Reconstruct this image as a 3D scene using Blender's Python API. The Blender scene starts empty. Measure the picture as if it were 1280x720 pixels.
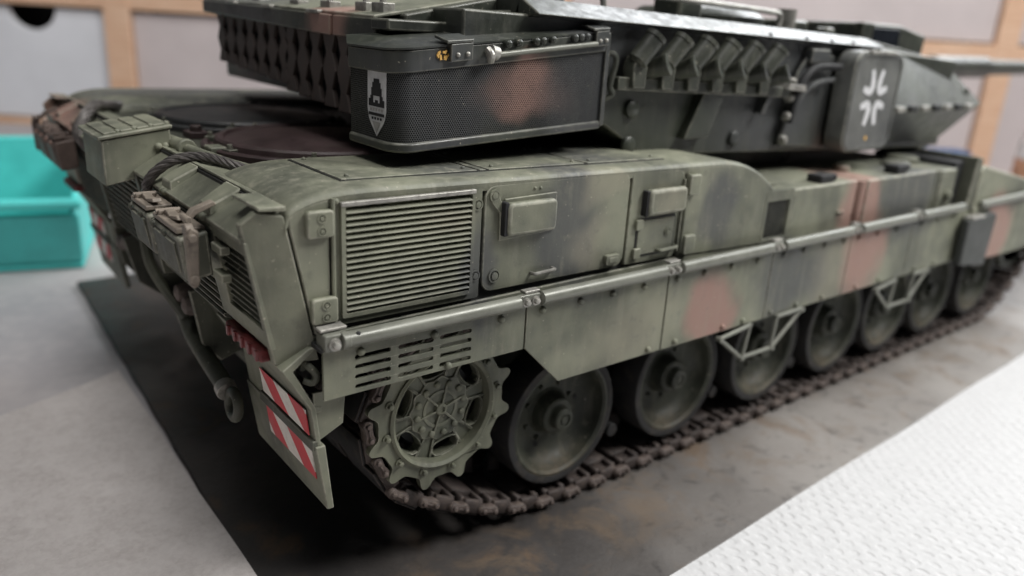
import bpy, bmesh, math, random
from mathutils import Vector, Matrix
from mathutils.geometry import tessellate_polygon
random.seed(7)
R = math.radians
S = 1.0 / 35.0            # the tank is a 1:35 model: numbers below are metres on the full-size vehicle
GZ = 0.035                # lifts the tank so that the top of its base board is at z = 0
scene = bpy.context.scene
col = scene.collection

# ---------------------------------------------------------------- camera
def cam_axes(yaw, pit, rol):
    f = Vector((math.cos(pit) * math.cos(yaw), math.cos(pit) * math.sin(yaw), math.sin(pit)))
    r = Vector((math.sin(yaw), -math.cos(yaw), 0)); u = r.cross(f)
    c, s = math.cos(rol), math.sin(rol)
    return c * r + s * u, -s * r + c * u, f
CP = Vector((-1.6379, -4.1414, 2.2633 + GZ))
CYAW, CPIT, CROL = 0.8815, -0.3252, 0.0598
cr, cu, cf = cam_axes(CYAW, CPIT, CROL)
cd = bpy.data.cameras.new('camera'); cam = bpy.data.objects.new('camera', cd); col.objects.link(cam)
cam.matrix_world = Matrix(((cr.x, cu.x, -cf.x, CP.x * S), (cr.y, cu.y, -cf.y, CP.y * S), (cr.z, cu.z, -cf.z, CP.z * S), (0, 0, 0, 1)))
cd.sensor_width = 36.0; cd.lens = 971.4 / 1280 * 36
cd.clip_start = 0.005; cd.clip_end = 20
cd.dof.use_dof = True; cd.dof.focus_distance = 3.02 * S; cd.dof.aperture_fstop = 20
scene.camera = cam

# ---------------------------------------------------------------- light
world = bpy.data.worlds.new('World'); scene.world = world; world.use_nodes = True
wb = world.node_tree.nodes['Background']; wb.inputs[0].default_value = (0.86, 0.92, 1.0, 1); wb.inputs[1].default_value = 0.05
def area(name, loc, target, sx, sy, power, colr):
    l = bpy.data.lights.new(name, 'AREA'); l.shape = 'RECTANGLE'; l.size = sx * S; l.size_y = sy * S; l.energy = power; l.color = colr
    o = bpy.data.objects.new(name, l); col.objects.link(o); o.location = Vector(loc) * S
    o.rotation_euler = (Vector(target) - Vector(loc)).to_track_quat('-Z', 'Y').to_euler(); return o
area('window_light', (27, 5, 16), (1.5, -1, 1), 26, 11, 5.6, (0.95, 0.98, 1.0))
area('desk_lamp', (7.5, -7.5, 11), (2.0, -1.8, 0.9), 5, 4, 1.3, (1.0, 0.99, 0.965))
area('ceiling_lamp', (-3, -6, 30), (0.5, -1.0, 0), 13, 12, 4.1, (1.0, 0.985, 0.965))
scene.view_settings.view_transform = 'Standard'; scene.view_settings.look = 'None'
scene.view_settings.exposure = 0.15; scene.view_settings.gamma = 1.0
scene.cycles.use_denoising = True; scene.cycles.max_bounces = 4; scene.cycles.diffuse_bounces = 2; scene.cycles.glossy_bounces = 2; scene.cycles.use_adaptive_sampling = True; scene.cycles.adaptive_threshold = .02; scene.cycles.caustics_reflective = False
scene.render.film_transparent = False

# ---------------------------------------------------------------- mesh helpers
def unit(v): return Vector(v).normalized()
class MB:
    def __init__(s): s.v = []; s.f = []; s.m = []; s.cur = 0
    def add(s, verts, faces):
        b = len(s.v); s.v += [tuple(p) for p in verts]
        for f in faces: s.f.append([b + i for i in f]); s.m.append(s.cur)
        return s
    def mat(s, i): s.cur = i; return s
    def hexa(s, p):   # 8 corners: bottom ring 0-3, top ring 4-7
        return s.add(p, [(0, 3, 2, 1), (4, 5, 6, 7), (0, 1, 5, 4), (1, 2, 6, 5), (2, 3, 7, 6), (3, 0, 4, 7)])
    def box(s, x0, x1, y0, y1, z0, z1):
        return s.hexa([(x0, y0, z0), (x1, y0, z0), (x1, y1, z0), (x0, y1, z0), (x0, y0, z1), (x1, y0, z1), (x1, y1, z1), (x0, y1, z1)])
    def prism(s, pts, axis, a, b, holes=()):
        def to(p, t):
            if axis == 'y': return (p[0], t, p[1])
            if axis == 'x': return (t, p[0], p[1])
            return (p[0], p[1], t)
        loops = [list(pts)] + [list(h) for h in holes]
        allp = [q for l in loops for q in l]; n = len(allp)
        verts = [to(q, a) for q in allp] + [to(q, b) for q in allp]
        if holes:
            tris = tessellate_polygon([[Vector((q[0], q[1], 0)) for q in l] for l in loops])
            faces = [tuple(t) for t in tris] + [tuple(n + i for i in reversed(t)) for t in tris]
        else:
            faces = [tuple(range(n)), tuple(range(2 * n - 1, n - 1, -1))]
        o = 0
        for l in loops:
            k = len(l)
            for i in range(k):
                j = (i + 1) % k; faces.append((o + i, o + j, n + o + j, n + o + i))
            o += k
        return s.add(verts, faces)
    def frame(s, p0, d):
        d = unit(d); a = Vector((0, 0, 1)) if abs(d.z) < .9 else Vector((1, 0, 0))
        u = d.cross(a).normalized(); return u, d.cross(u)
    def cyl(s, p0, p1, r0, r1=None, n=16, caps=True):
        r1 = r0 if r1 is None else r1; p0 = Vector(p0); p1 = Vector(p1); u, w = s.frame(p0, p1 - p0)
        vs = []
        for p, r in ((p0, r0), (p1, r1)):
            for i in range(n):
                t = 2 * math.pi * i / n; vs.append(p + (u * math.cos(t) + w * math.sin(t)) * r)
        fs = [(i, (i + 1) % n, n + (i + 1) % n, n + i) for i in range(n)]
        if caps: fs += [tuple(range(n - 1, -1, -1)), tuple(range(n, 2 * n))]
        return s.add(vs, fs)
    def tube(s, path, r, n=10, closed=False):
        P = [Vector(p) for p in path]; m = len(P); vs = []; prev = None
        for k in range(m):
            if closed: t = P[(k + 1) % m] - P[k - 1]
            else: t = P[min(k + 1, m - 1)] - P[max(k - 1, 0)]
            t.normalize()
            if prev is None: u, w = s.frame(P[k], t)
            else:
                u = prev - t * prev.dot(t); u.normalize(); w = t.cross(u)
            prev = u
            rr = r[k] if isinstance(r, (list, tuple)) else r
            for i in range(n):
                a = 2 * math.pi * i / n; vs.append(P[k] + (u * math.cos(a) + w * math.sin(a)) * rr)
        fs = []
        for k in range(m if closed else m - 1):
            k2 = (k + 1) % m
            for i in range(n): fs.append((k * n + i, k * n + (i + 1) % n, k2 * n + (i + 1) % n, k2 * n + i))
        if not closed: fs += [tuple(range(n - 1, -1, -1)), tuple(range((m - 1) * n, m * n))]
        return s.add(vs, fs)
    def lathe(s, prof, o, axis='y', n=40, sign=-1, capend=True):
        # profile: (radius, outward distance); outward along sign*axis
        vs = []; o = Vector(o)
        for r, h in prof:
            for i in range(n):
                t = 2 * math.pi * i / n; a, b = r * math.cos(t), r * math.sin(t)
                vs.append(o + (Vector((a, sign * h, b)) if axis == 'y' else Vector((a, b, sign * h)) if axis == 'z' else Vector((sign * h, a, b))))
        fs = []
        for k in range(len(prof) - 1):
            for i in range(n): fs.append((k * n + i, k * n + (i + 1) % n, (k + 1) * n + (i + 1) % n, (k + 1) * n + i))
        if capend: fs += [tuple(range(n)), tuple(range((len(prof) - 1) * n, len(prof) * n))]
        return s.add(vs, fs)
    def mesh(s, name, mats, sharp=40):
        me = bpy.data.meshes.new(name); me.from_pydata(s.v, [], s.f)
        for m in (mats if isinstance(mats, (list, tuple)) else [mats]): me.materials.append(m)
        me.polygons.foreach_set('material_index', s.m)
        bm = bmesh.new(); bm.from_mesh(me); bmesh.ops.recalc_face_normals(bm, faces=bm.faces); bm.to_mesh(me); bm.free()
        me.polygons.foreach_set('use_smooth', [True] * len(me.polygons))
        me.set_sharp_from_angle(angle=R(sharp)); me.update(); return me
    def build(s, name, mats, parent=None, bevel=0.0, seg=2, sharp=40, loc=None):
        o = bpy.data.objects.new(name, s.mesh(name, mats, sharp)); col.objects.link(o)
        if parent: o.parent = parent
        else: o.scale = (S, S, S)
        if loc: o.location = loc
        if bevel:
            b = o.modifiers.new('edge', 'BEVEL'); b.width = bevel; b.segments = seg; b.limit_method = 'ANGLE'; b.angle_limit = R(35)
            b.harden_normals = True
            if len(o.data.materials) == 1 and o.data.materials[0].name in EDGE:
                o.data.materials.append(EDGE[o.data.materials[0].name]); b.material = 1
        return o
def inst(o, parent=None, loc=None, rot=None, scale=None):
    c = o.copy(); col.objects.link(c)
    if parent is not None: c.parent = parent
    if loc is not None: c.location = loc
    if rot is not None: c.rotation_euler = rot
    if scale is not None: c.scale = scale
    return c
def tag(o, label=None, cat=None, group=None, kind=None):
    if label: o['label'] = label
    if cat: o['category'] = cat
    if group: o['group'] = group
    if kind: o['kind'] = kind
    return o
def rrect(x0, x1, z0, z1, r, n=4):
    pts = []
    for cx, cz, a in ((x1 - r, z1 - r, 0), (x0 + r, z1 - r, 90), (x0 + r, z0 + r, 180), (x1 - r, z0 + r, 270)):
        for i in range(n + 1):
            t = R(a + 90 * i / n); pts.append((cx + r * math.cos(t), cz + r * math.sin(t)))
    return pts
def smooth_path(pts, n=6):
    P = [Vector(p) for p in pts]; out = []
    for i in range(len(P) - 1):
        p0, p1, p2, p3 = P[max(i - 1, 0)], P[i], P[i + 1], P[min(i + 2, len(P) - 1)]
        for k in range(n):
            t = k / n
            out.append(0.5 * ((2 * p1) + (p2 - p0) * t + (2 * p0 - 5 * p1 + 4 * p2 - p3) * t * t + (3 * p1 - p0 - 3 * p2 + p3) * t ** 3))
    out.append(P[-1]); return out

tank = bpy.data.objects.new('model_tank', None); col.objects.link(tank)
tank.scale = (S, S, S); tank.location = (0, 0, GZ * S); tank.empty_display_size = 0.5
tag(tank, 'weathered green, brown and black camouflage model battle tank on the dark base board', 'model tank')

# ---------------------------------------------------------------- materials
class NT:
    def __init__(s, name):
        s.mat = bpy.data.materials.new(name); s.mat.use_nodes = True; s.t = s.mat.node_tree; s.n = s.t.nodes
        s.b = s.n['Principled BSDF']
    def new(s, typ, **kw):
        n = s.n.new(typ)
        for k, v in kw.items(): setattr(n, k, v)
        return n
    def link(s, a, b): s.t.links.new(a, b)
    def put(s, sock, v):
        if hasattr(v, 'links'): s.link(v, sock)
        elif isinstance(v, (tuple, list)) and len(v) == 3 and sock.type == 'RGBA': sock.default_value = (*v, 1)
        else: sock.default_value = v
    def coord(s, obj=True):
        c = s.new('ShaderNodeTexCoord')
        if obj: c.object = tank
        return c.outputs['Object']
    def vm(s, op, a, b=None):
        n = s.new('ShaderNodeVectorMath', operation=op); s.put(n.inputs[0], a)
        if b is not None: s.put(n.inputs[1], b)
        return n.outputs['Value'] if op in ('LENGTH', 'DISTANCE', 'DOT_PRODUCT') else n.outputs[0]
    def m(s, op, a, b=None, clamp=False):
        n = s.new('ShaderNodeMath', operation=op, use_clamp=clamp); s.put(n.inputs[0], a)
        if b is not None: s.put(n.inputs[1], b)
        return n.outputs[0]
    def noise(s, vec, scale, detail=4, rough=.55, dist=0.0):
        n = s.new('ShaderNodeTexNoise'); s.link(vec, n.inputs['Vector']); n.inputs['Scale'].default_value = scale
        n.inputs['Detail'].default_value = detail; n.inputs['Roughness'].default_value = rough; n.inputs['Distortion'].default_value = dist
        return n
    def ramp(s, v, a, b, c=0.0, d=1.0, smooth=True):
        n = s.new('ShaderNodeMapRange', interpolation_type='SMOOTHSTEP' if smooth else 'LINEAR')
        s.put(n.inputs['Value'], v)
        for k, x in (('From Min', a), ('From Max', b), ('To Min', c), ('To Max', d)): n.inputs[k].default_value = x
        return n.outputs[0]
    def mix(s, f, a, b, mode='MIX'):
        n = s.new('ShaderNodeMix', data_type='RGBA', blend_type=mode); s.put(n.inputs[0], f); s.put(n.inputs[6], a); s.put(n.inputs[7], b)
        return n.outputs[2]
    def bump(s, h, strength, dist):
        n = s.new('ShaderNodeBump'); s.put(n.inputs['Height'], h); n.inputs['Strength'].default_value = strength; n.inputs['Distance'].default_value = dist
        s.link(n.outputs[0], s.b.inputs['Normal']); return n

BROWN = [((1.60, -1.8, .93), (.23, .5, .20)), ((3.12, -1.75, 1.18), (.24, .5, .52)), ((5.15, -1.85, .95), (.3, .4, .3)),
         ((.55, -1.55, 2.03), (.28, .3, .13)), ((.0, -.72, 2.2), (.2, .20, .2)),
         ((-.95, 1.3, 1.55), (.3, .6, .35)), ((.55, 1.0, 2.2), (.4, .4, .4))]
BLACK = [((.12, -1.8, 1.3), (.10, .2, .22)), ((.62, -1.8, 1.45), (.17, .2, .30)), ((2.35, -1.85, 1.0), (.33, .2, .22)), ((3.75, -1.8, 1.35), (.4, .3, .3)),
         ((1.65, -1.8, 1.45), (.18, .2, .2)), ((.12, -1.5, 1.95), (.28, .3, .3)), ((.9, -1.5, 1.95), (.25, .3, .3)), ((2.6, -1.5, 2.0), (.6, .4, .45)), ((4.1, -1.5, 1.7), (.6, .4, .16)),
         ((.15, .55, 1.7), (.62, .58, .12)), ((.5, 1.42, 1.69), (1.3, .42, .12)), ((.05, .5, 2.1), (.3, .7, .4)), ((1.2, -1.3, 2.3), (.5, .3, .2)), ((3.4, -1.55, 2.1), (.2, .2, .16)), ((.9, -1.1, 1.7), (.5, .35, .12))]
TAN = [((.80, -1.8, 1.60), (.10, .2, .07)), ((.98, -1.85, .92), (.30, .2, .16)), ((.74, -1.8, 1.36), (.10, .2, .10)), ((2.75, -1.85, .95), (.22, .2, .24)), ((1.2, -1.85, 1.53), (.10, .2, .05)), ((-.05, -1.8, 1.56), (.12, .2, .06))]
def blobs(nt, p, lst, soft=.32):
    out = None
    for c, r in lst:
        d = nt.vm('LENGTH', nt.vm('DIVIDE', nt.vm('SUBTRACT', p, c), r))
        k = nt.ramp(d, 1 - soft, 1 + soft, 1, 0)
        out = k if out is None else nt.m('MAXIMUM', out, k)
    return out
def paint(name, green=(.156, .164, .124), dust=.28, camo=True, rough=.58, perforated=False, slip=0.0, wear=.5, edge=False, low=False):
    nt = NT(name); p = nt.coord()
    warp = nt.noise(p, 2.6, 2); off = nt.vm('SCALE', nt.vm('SUBTRACT', warp.outputs['Color'], (.5, .5, .5))); 
    off.node.inputs['Scale'].default_value = .38
    pw = nt.vm('ADD', p, off)
    big = nt.noise(p, 2.4, 3, .6); fine = nt.noise(p, 17, 4, .65); grain = nt.noise(p, 140, 1, .6)
    c = nt.mix(nt.ramp(big.outputs['Fac'], .3, .7), tuple(x * .58 for x in green), (green[0] * 1.36, green[1] * 1.33, green[2] * 1.28))
    if camo:
        c = nt.mix(nt.m('MULTIPLY', blobs(nt, pw, BROWN), .92), c, (.300, .178, .146))
        c = nt.mix(nt.m('MULTIPLY', blobs(nt, pw, BLACK, .38), .78), c, (.060, .062, .066))
    if camo: c = nt.mix(nt.m('MULTIPLY', blobs(nt, pw, TAN, .6), .38), c, (.30, .275, .205))
    # filters, dust and streaks of the paint job
    st = nt.new('ShaderNodeMapping'); nt.link(p, st.inputs['Vector']); st.inputs['Scale'].default_value = (9, 9, 1.1)
    streak = nt.noise(st.outputs[0], 2.2, 3, .6)
    c = nt.mix(nt.m('MULTIPLY', nt.ramp(streak.outputs['Fac'], .48, .75), dust * .8), c, (.27, .262, .205))
    c = nt.mix(nt.m('MULTIPLY', nt.ramp(fine.outputs['Fac'], .5, .8), dust * .8), c, (.32, .30, .23))
    c = nt.mix(nt.m('MULTIPLY', nt.ramp(fine.outputs['Fac'], .46, .26), .26), c, (.03, .03, .026))
    spk = nt.noise(p, 75, 1, .5)
    c = nt.mix(nt.ramp(spk.outputs['Fac'], .74, .78, 0, .5), c, (.52, .48, .38))
    if low:
        sz = nt.new('ShaderNodeSeparateXYZ'); nt.link(p, sz.inputs[0])
        c = nt.mix(nt.m('MULTIPLY', nt.ramp(sz.outputs['Z'], .28, .06), nt.ramp(fine.outputs['Fac'], .3, .65, .1, .6)), c, (.17, .125, .08))
    if edge: c = nt.mix(nt.ramp(fine.outputs['Fac'], .36, .62, .10, wear), c, (.40, .39, .32))
    rr = nt.ramp(fine.outputs['Fac'], .3, .7, rough - .08, rough + .12)
    h = nt.m('MULTIPLY', grain.outputs['Fac'], .6)
    if slip:
        sl = nt.noise(p, 70, 2, .7); h = nt.m('ADD', h, nt.m('MULTIPLY', sl.outputs['Fac'], slip))
    if perforated:
        # staggered round holes of the pressed-metal screen: a few tenths of a millimetre each on the model
        sep = nt.new('ShaderNodeSeparateXYZ'); nt.link(p, sep.inputs[0])
        u = nt.m('SUBTRACT', sep.outputs['X'], sep.outputs['Y'])
        k = .0105
        def cell(du, dv):
            a = nt.m('SUBTRACT', nt.m('FRACT', nt.m('ADD', nt.m('DIVIDE', u, k), du)), .5)
            b = nt.m('SUBTRACT', nt.m('FRACT', nt.m('ADD', nt.m('DIVIDE', sep.outputs['Z'], k * 1.5), dv)), .5)
            b = nt.m('MULTIPLY', b, 1.5)
            return nt.m('SQRT', nt.m('ADD', nt.m('MULTIPLY', a, a), nt.m('MULTIPLY', b, b)))
        d = nt.m('MINIMUM', cell(0, 0), cell(.5, .5))
        hole = nt.ramp(d, .36, .28)
        c = nt.mix(nt.m('MULTIPLY', hole, .93), c, (.004, .004, .004)); h = nt.m('SUBTRACT', h, nt.m('MULTIPLY', hole, 2.0))
        nt.link(nt.m('SUBTRACT', .5, nt.m('MULTIPLY', hole, .5)), nt.b.inputs['Specular IOR Level'])
    nt.link(c, nt.b.inputs['Base Color']); nt.link(rr, nt.b.inputs['Roughness'])
    nt.bump(h, .4, .0020 * S)
    return nt.mat
def paint2(name, **kw):
    m = paint(name, **kw); EDGE[m.name] = paint(name + '_edge', edge=True, **kw); return m
EDGE = {}
def plain(name, colr, rough=.5, metal=0.0, var=.25, scale=12, dirt=None, dirtamt=.4, bump=.2, obj=True, bscale=120, bdist=.0015):
    nt = NT(name); p = nt.coord(obj)
    n = nt.noise(p, scale, 5, .6); c = nt.mix(nt.ramp(n.outputs['Fac'], .3, .7), tuple(x * (1 - var) for x in colr), tuple(min(1, x * (1 + var)) for x in colr))
    if dirt:
        n2 = nt.noise(p, scale * 2.3, 5, .65, .4); c = nt.mix(nt.ramp(n2.outputs['Fac'], .48, .68, 0, dirtamt), c, dirt)
    nt.link(c, nt.b.inputs['Base Color']); nt.b.inputs['Metallic'].default_value = metal
    nt.link(nt.ramp(n.outputs['Fac'], .3, .7, rough - .07, rough + .1), nt.b.inputs['Roughness'])
    if bump:
        g = nt.noise(p, bscale, 3, .6); nt.bump(g.outputs['Fac'], bump, bdist * S)
    return nt.mat
M = {}
M['hull'] = paint2('camouflage_paint')
M['deck'] = paint2('camouflage_antislip', slip=.9, dust=.55)
M['turret'] = paint2('camouflage_turret', green=(.036, .041, .033), dust=.10, rough=.37, wear=.25)
M['tube'] = paint2('discharger_paint', green=(.040, .044, .035), camo=False, dust=.22, rough=.42, wear=.4)
M['panel'] = paint2('panel_paint', green=(.105, .110, .108), camo=False, dust=.12, rough=.42, wear=.3)
M['screen'] = paint('perforated_screen', green=(.036, .039, .036), dust=.08, perforated=True, wear=0)
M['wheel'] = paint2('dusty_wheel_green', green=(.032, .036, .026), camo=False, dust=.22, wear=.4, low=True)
M['sprocket'] = paint2('sprocket_green', green=(.150, .158, .116), camo=False, dust=.35, wear=.75)
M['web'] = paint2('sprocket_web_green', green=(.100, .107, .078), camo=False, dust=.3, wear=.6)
M['rear'] = paint2('rear_green', green=(.062, .066, .050), camo=True, dust=.16)
M['rail'] = plain('worn_steel_rail', (.175, .178, .150), .36, .15, .12, 7, (.12, .118, .10), .3)
M['steel'] = plain('worn_steel', (.34, .33, .30), .4, .5, .25, 14, (.12, .11, .1), .5)
M['wash'] = plain('dark_panel_wash', (.018, .018, .017), .7)
M['black'] = plain('matt_black', (.012, .012, .013), .7)
M['rubber'] = plain('dusty_rubber', (.017, .0165, .017), .75, 0, .3, 8, (.075, .06, .045), .35)
M['link'] = plain('track_steel', (.062, .049, .045), .6, .15, .35, 9, (.125, .095, .078), .6)
M['conn'] = plain('rusty_connector', (.098, .075, .066), .6, .1, .3, 14, (.23, .185, .15), .5)
M['clamp'] = plain('primer_brown_clamp', (.205, .172, .140), .55, 0, .2, 14, (.34, .29, .23), .5)
M['brownbox'] = plain('far_brown', (.10, .072, .06), .6)
M['fin'] = plain('fin_brown', (.060, .045, .040), .6)
M['rope'] = plain('steel_rope', (.115, .105, .10), .5, .3, .3, 30, (.05, .045, .04), .5)
M['red'] = plain('signal_red', (.60, .035, .05), .45, 0, .08, 12, (.40, .10, .10), .2)
M['white'] = plain('signal_white', (.78, .74, .68), .5, 0, .08, 12, (.45, .41, .34), .25)
M['tail'] = plain('tail_lamp_red', (.15, .030, .030), .35, 0, .3, 25)
M['decal'] = plain('decal_white', (.60, .60, .61), .5, 0, .1, 20, (.35, .35, .34), .4)
M['decalgrey'] = plain('decal_grey', (.33, .32, .31), .5, 0, .15, 30)
M['cover'] = plain('fan_cover_maroon', (.042, .025, .025), .5, 0, .3, 5, (.07, .06, .05), .3)
M['coverdark'] = plain('fan_cover_dark', (.022, .023, .024), .5, 0, .3, 5, (.06, .055, .045), .25)
M['glass'] = plain('dark_optics', (.01, .012, .016), .12)
M['padgrey'] = plain('pad_grey', (.034, .037, .034), .5, 0, .2, 6)
M['gold'] = plain('chipped_ochre', (.62, .37, .10), .5)

# ---------------------------------------------------------------- small repeated fittings
_b = {}
def bolt_mesh(kind):
    if kind in _b: return _b[kind]
    mb = MB()
    if kind == 'dome': mb.lathe([(.013, 0), (.013, .006), (.009, .012), (.003, .014)], (0, 0, 0), n=10)
    elif kind == 'hex': mb.lathe([(.020, 0), (.020, .008)], (0, 0, 0), n=14).lathe([(.013, .008), (.013, .022), (.008, .025)], (0, 0, 0), n=6)
    elif kind == 'screw':
        mb.lathe([(.023, 0), (.023, .006), (.018, .006), (.017, .001), (.0125, .001), (.0125, .009), (.004, .010)], (0, 0, 0), n=18)
    elif kind == 'ring': mb.lathe([(.016, 0), (.016, .003), (.011, .003), (.010, -.002), (.007, -.002), (.007, .004), (.002, .004)], (0, 0, 0), n=12)
    _b[kind] = mb; return mb
_bm = {}
def bolt(kind, parent, x, y, z, mat='hull', s=1.0, name='bolt', rot=None):
    k = (kind, mat)
    if k not in _bm: _bm[k] = bolt_mesh(kind).mesh('bolt_' + kind, M[mat])
    o = bpy.data.objects.new(name, _bm[k]); col.objects.link(o); o.parent = parent; o.location = (x, y, z); o.scale = (s, s, s)
    if rot: o.rotation_euler = rot
    return o

# ================================================================ HULL
def xslope(z): return -.80 + (1.62 - z) * .19        # slanted rear face
YW = -1.765                                             # bare side wall behind the proud plates
lower = MB()
lower.prism([(-.62, 1.05), (-.42, .62), (.1, .46), (6.3, .46), (7.05, .90), (6.8, 1.0), (5.6, 1.18), (-.66, 1.18)], 'y', -1.06, 1.06)
lower.build('lower_hull', M['rear'], tank, .01)
# sponsons: bare wall in dark wash, so that gaps between the plates read as panel lines
for sy in (-1, 1):
    sp = MB()
    sp.prism([(-.64, 1.19), (2.07, 1.19), (2.07, 1.47), (1.9, 1.57), (1.62, 1.635), (-.42, 1.665), (-.70, 1.60)], 'y', sy * 1.06, sy * abs(YW))
    sp.box(2.07, 4.7, *sorted((sy * 1.06, sy * 1.70)), 1.17, 1.44)
    sp.build('sponson', M['wash'], tank)
# raised sponson roof: rounded sheet
def roof_sheet(sy):
    mb = MB(); nx, ny = 70, 26; x0, x1 = -.665, 2.09; ys, ye = 1.79, 1.05
    vs = []
    def rise(d, a, b):       # quarter ellipse: drop b over run a
        if d >= a: return 0.0
        t = 1 - d / a; return b * (1 - math.sqrt(max(0, 1 - t * t)))
    us = [0, .01, .02, .035, .055, .08, .11, .15, .2, .25] + [.25 + (1 - .25) * i / 40 for i in range(1, 41)]
    X = [x0 + (x1 - x0) * (u * .32 if u < .25 else .08 + (u - .25) / .75 * .92) for u in us]
    Yv = [ys - (ys - ye) * t for t in (0, .008, .018, .032, .05, .075, .12, .2, .3, .4, .5, .6, .68, .75, .81, .86, .9, .94, .97, .99, 1)]
    for x in X:
        for y in Yv:
            z = 1.712 - .026 * max(0, min(1, (x + .3) / 2.0))
            z -= rise(x - x0, .26, .085) + rise(ys - y, .038, .020) + rise(y - ye, .17, .075)
            if x > 1.55: z -= .165 * ((min(x, 2.09) - 1.55) / .54) ** 2.4
            vs.append((x, sy * y, z))
    n = len(Yv); fs = []
    for i in range(len(X) - 1):
        for j in range(n - 1): fs.append((i * n + j, i * n + j + 1, (i + 1) * n + j + 1, (i + 1) * n + j))
    mb.add(vs, fs)
    # skirt of the sheet down to the wall so that it is a closed shell
    base = [(vs[i * n][0], vs[i * n][1], vs[i * n][2]) for i in range(len(X))]
    low = [(p[0], p[1] - math.copysign(.004, p[1]), p[2] - .030) for p in base]
    mb.add(base + low, [(i, i + 1, len(X) + i + 1, len(X) + i) for i in range(len(X) - 1)])
    rb = vs[:n]; lb = [(p[0] - .0, p[1], p[2] - .03) for p in rb]
    mb.add(rb + lb, [(i, i + 1, n + i + 1, n + i) for i in range(n - 1)])
    inn = [vs[i * n + n - 1] for i in range(len(X))]; il = [(p[0], p[1], 1.60) for p in inn]
    mb.add(inn + il, [(i, i + 1, len(X) + i + 1, len(X) + i) for i in range(len(X) - 1)])
    return mb
for sy in (-1, 1):
    o = roof_sheet(sy).build('sponson_roof', M['deck'], tank, sharp=50)
    if sy < 0: roof = o
def roofz(x): return 1.712 - .026 * max(0, min(1, (x + .3) / 2.0))
# thin roof plates with gaps between them
for (x0, x1, y0, y1) in ((-.40, .19, -1.66, -1.22), (.205, .235, -1.66, -1.30), (.25, .78, -1.66, -1.24), (.80, 1.30, -1.66, -1.24)):
    p = MB(); z0, z1 = roofz(x0), roofz(x1)
    p.hexa([(x0, y0, z0 - .005), (x1, y0, z1 - .005), (x1, y1, z1 - .005), (x0, y1, z0 - .005), (x0, y0, z0 + .007), (x1, y0, z1 + .007), (x1, y1, z1 + .007), (x0, y1, z0 + .007)])
    p.build('roof_plate', M['deck'], roof, .003)
    g = .007; q = MB(); q.hexa([(x0 - g, y0 - g, z0 - .005), (x1 + g, y0 - g, z1 - .005), (x1 + g, y1 + g, z1 - .005), (x0 - g, y1 + g, z0 - .005), (x0 - g, y0 - g, z0 + .0025), (x1 + g, y0 - g, z1 + .0025), (x1 + g, y1 + g, z1 + .0025), (x0 - g, y1 + g, z0 + .0025)]); q.build('plate_seam', M['wash'], roof)
    for bx in (x0 + .04, x1 - .04):
        if x1 - x0 > .1:
            for by in (y0 + .04, y1 - .04): bolt('dome', roof, bx, by, roofz(bx) + .007, 'deck', .7, rot=(R(-90), 0, 0))

def edge(x):
    z = roofz(x) - .020
    d = x + .665
    if d < .26:
        t = 1 - max(0, d) / .26; z -= .085 * (1 - math.sqrt(max(0, 1 - t * t)))
    if x > 1.55: z -= .165 * ((min(x, 2.09) - 1.55) / .54) ** 2.4
    return z - .002
# --- the side plates (each a part)
PY0, PY1 = YW, -1.79
def plate(name, pts, mat='hull', y0=PY0, y1=PY1, bevel=.006, parent=tank, holes=()):
    return MB().prism(pts, 'y', y0, y1, holes).build(name, M[mat], parent, bevel)
# plain rear side panel beside the louvre with its slanted rear edge
rear_side = plate('side_panel', [(-.570, 1.205), (-.51, 1.205)] + [(x, edge(x)) for x in (-.51, -.54, -.57, -.60, -.625, -.645, -.655)] + [(-.648, 1.585)])
low_strip = plate('side_panel', [(-.60, 1.165), (2.07, 1.165), (2.07, 1.212), (1.34, 1.222), (-.60, 1.20)], y1=-1.782)

# louvre panel
lp = MB(); lp.prism(rrect(-.497, .128, 1.225, 1.683, .012), 'y', PY0, -1.787, [rrect(-.455, .072, 1.268, 1.652, .01)])
lp = lp.build('louver_panel', M['hull'], tank, .005)
fr = MB(); fr.prism(rrect(-.472, .086, 1.252, 1.668, .008), 'y', -1.785, -1.803, [rrect(-.456, .072, 1.268, 1.652, .006)]); fr.build('louver_frame', M['hull'], lp, .004)
MB().box(-.474, .088, -1.806, -1.786, 1.653, 1.670).build('louver_top_edge', M['steel'], lp, .004)
MB().box(-.456, .072, -1.768, -1.766, 1.26, 1.66).build('louver_backing', M['black'], lp)
ns = 17; zs0, zs1 = 1.274, 1.646; pitch = (zs1 - zs0) / ns
sl = MB()
prof = [(-1.772 - .034 * math.sin(R(a)) , .0078 * math.cos(R(a)) + .006 * (1 - math.sin(R(a)))) for a in range(0, 181, 20)]
sl.prism(prof, 'x', -.455, .071)
first = None
for i in range(ns):
    z = zs0 + pitch * (i + .28)
    if first is None: first = sl.build('louver_slat', M['hull'], lp, .003, loc=(0, 0, z))
    else: inst(first, lp, (0, 0, z))
for z in (1.606, 1.319): bolt('screw', lp, .107, -1.787, z)
bolt('dome', lp, -.486, -1.787, 1.672, s=.9)
# hinges of the louvre
for cx, cz in ((-.548, 1.604), (-.538, 1.297)):
    h = MB().prism(rrect(cx - .052, cx + .046, cz - .047, cz + .047, .014), 'y', -1.786, -1.815).build('hinge', M['hull'], tank, .008)
    for dz in (.022, -.022): bolt('ring', h, cx + .0, -1.815, cz + dz, s=1.1)
MB().cyl((-.500, -1.795, 1.24), (-.500, -1.795, 1.685), .008, n=8).build('hinge_pin', M['hull'], tank)
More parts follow.
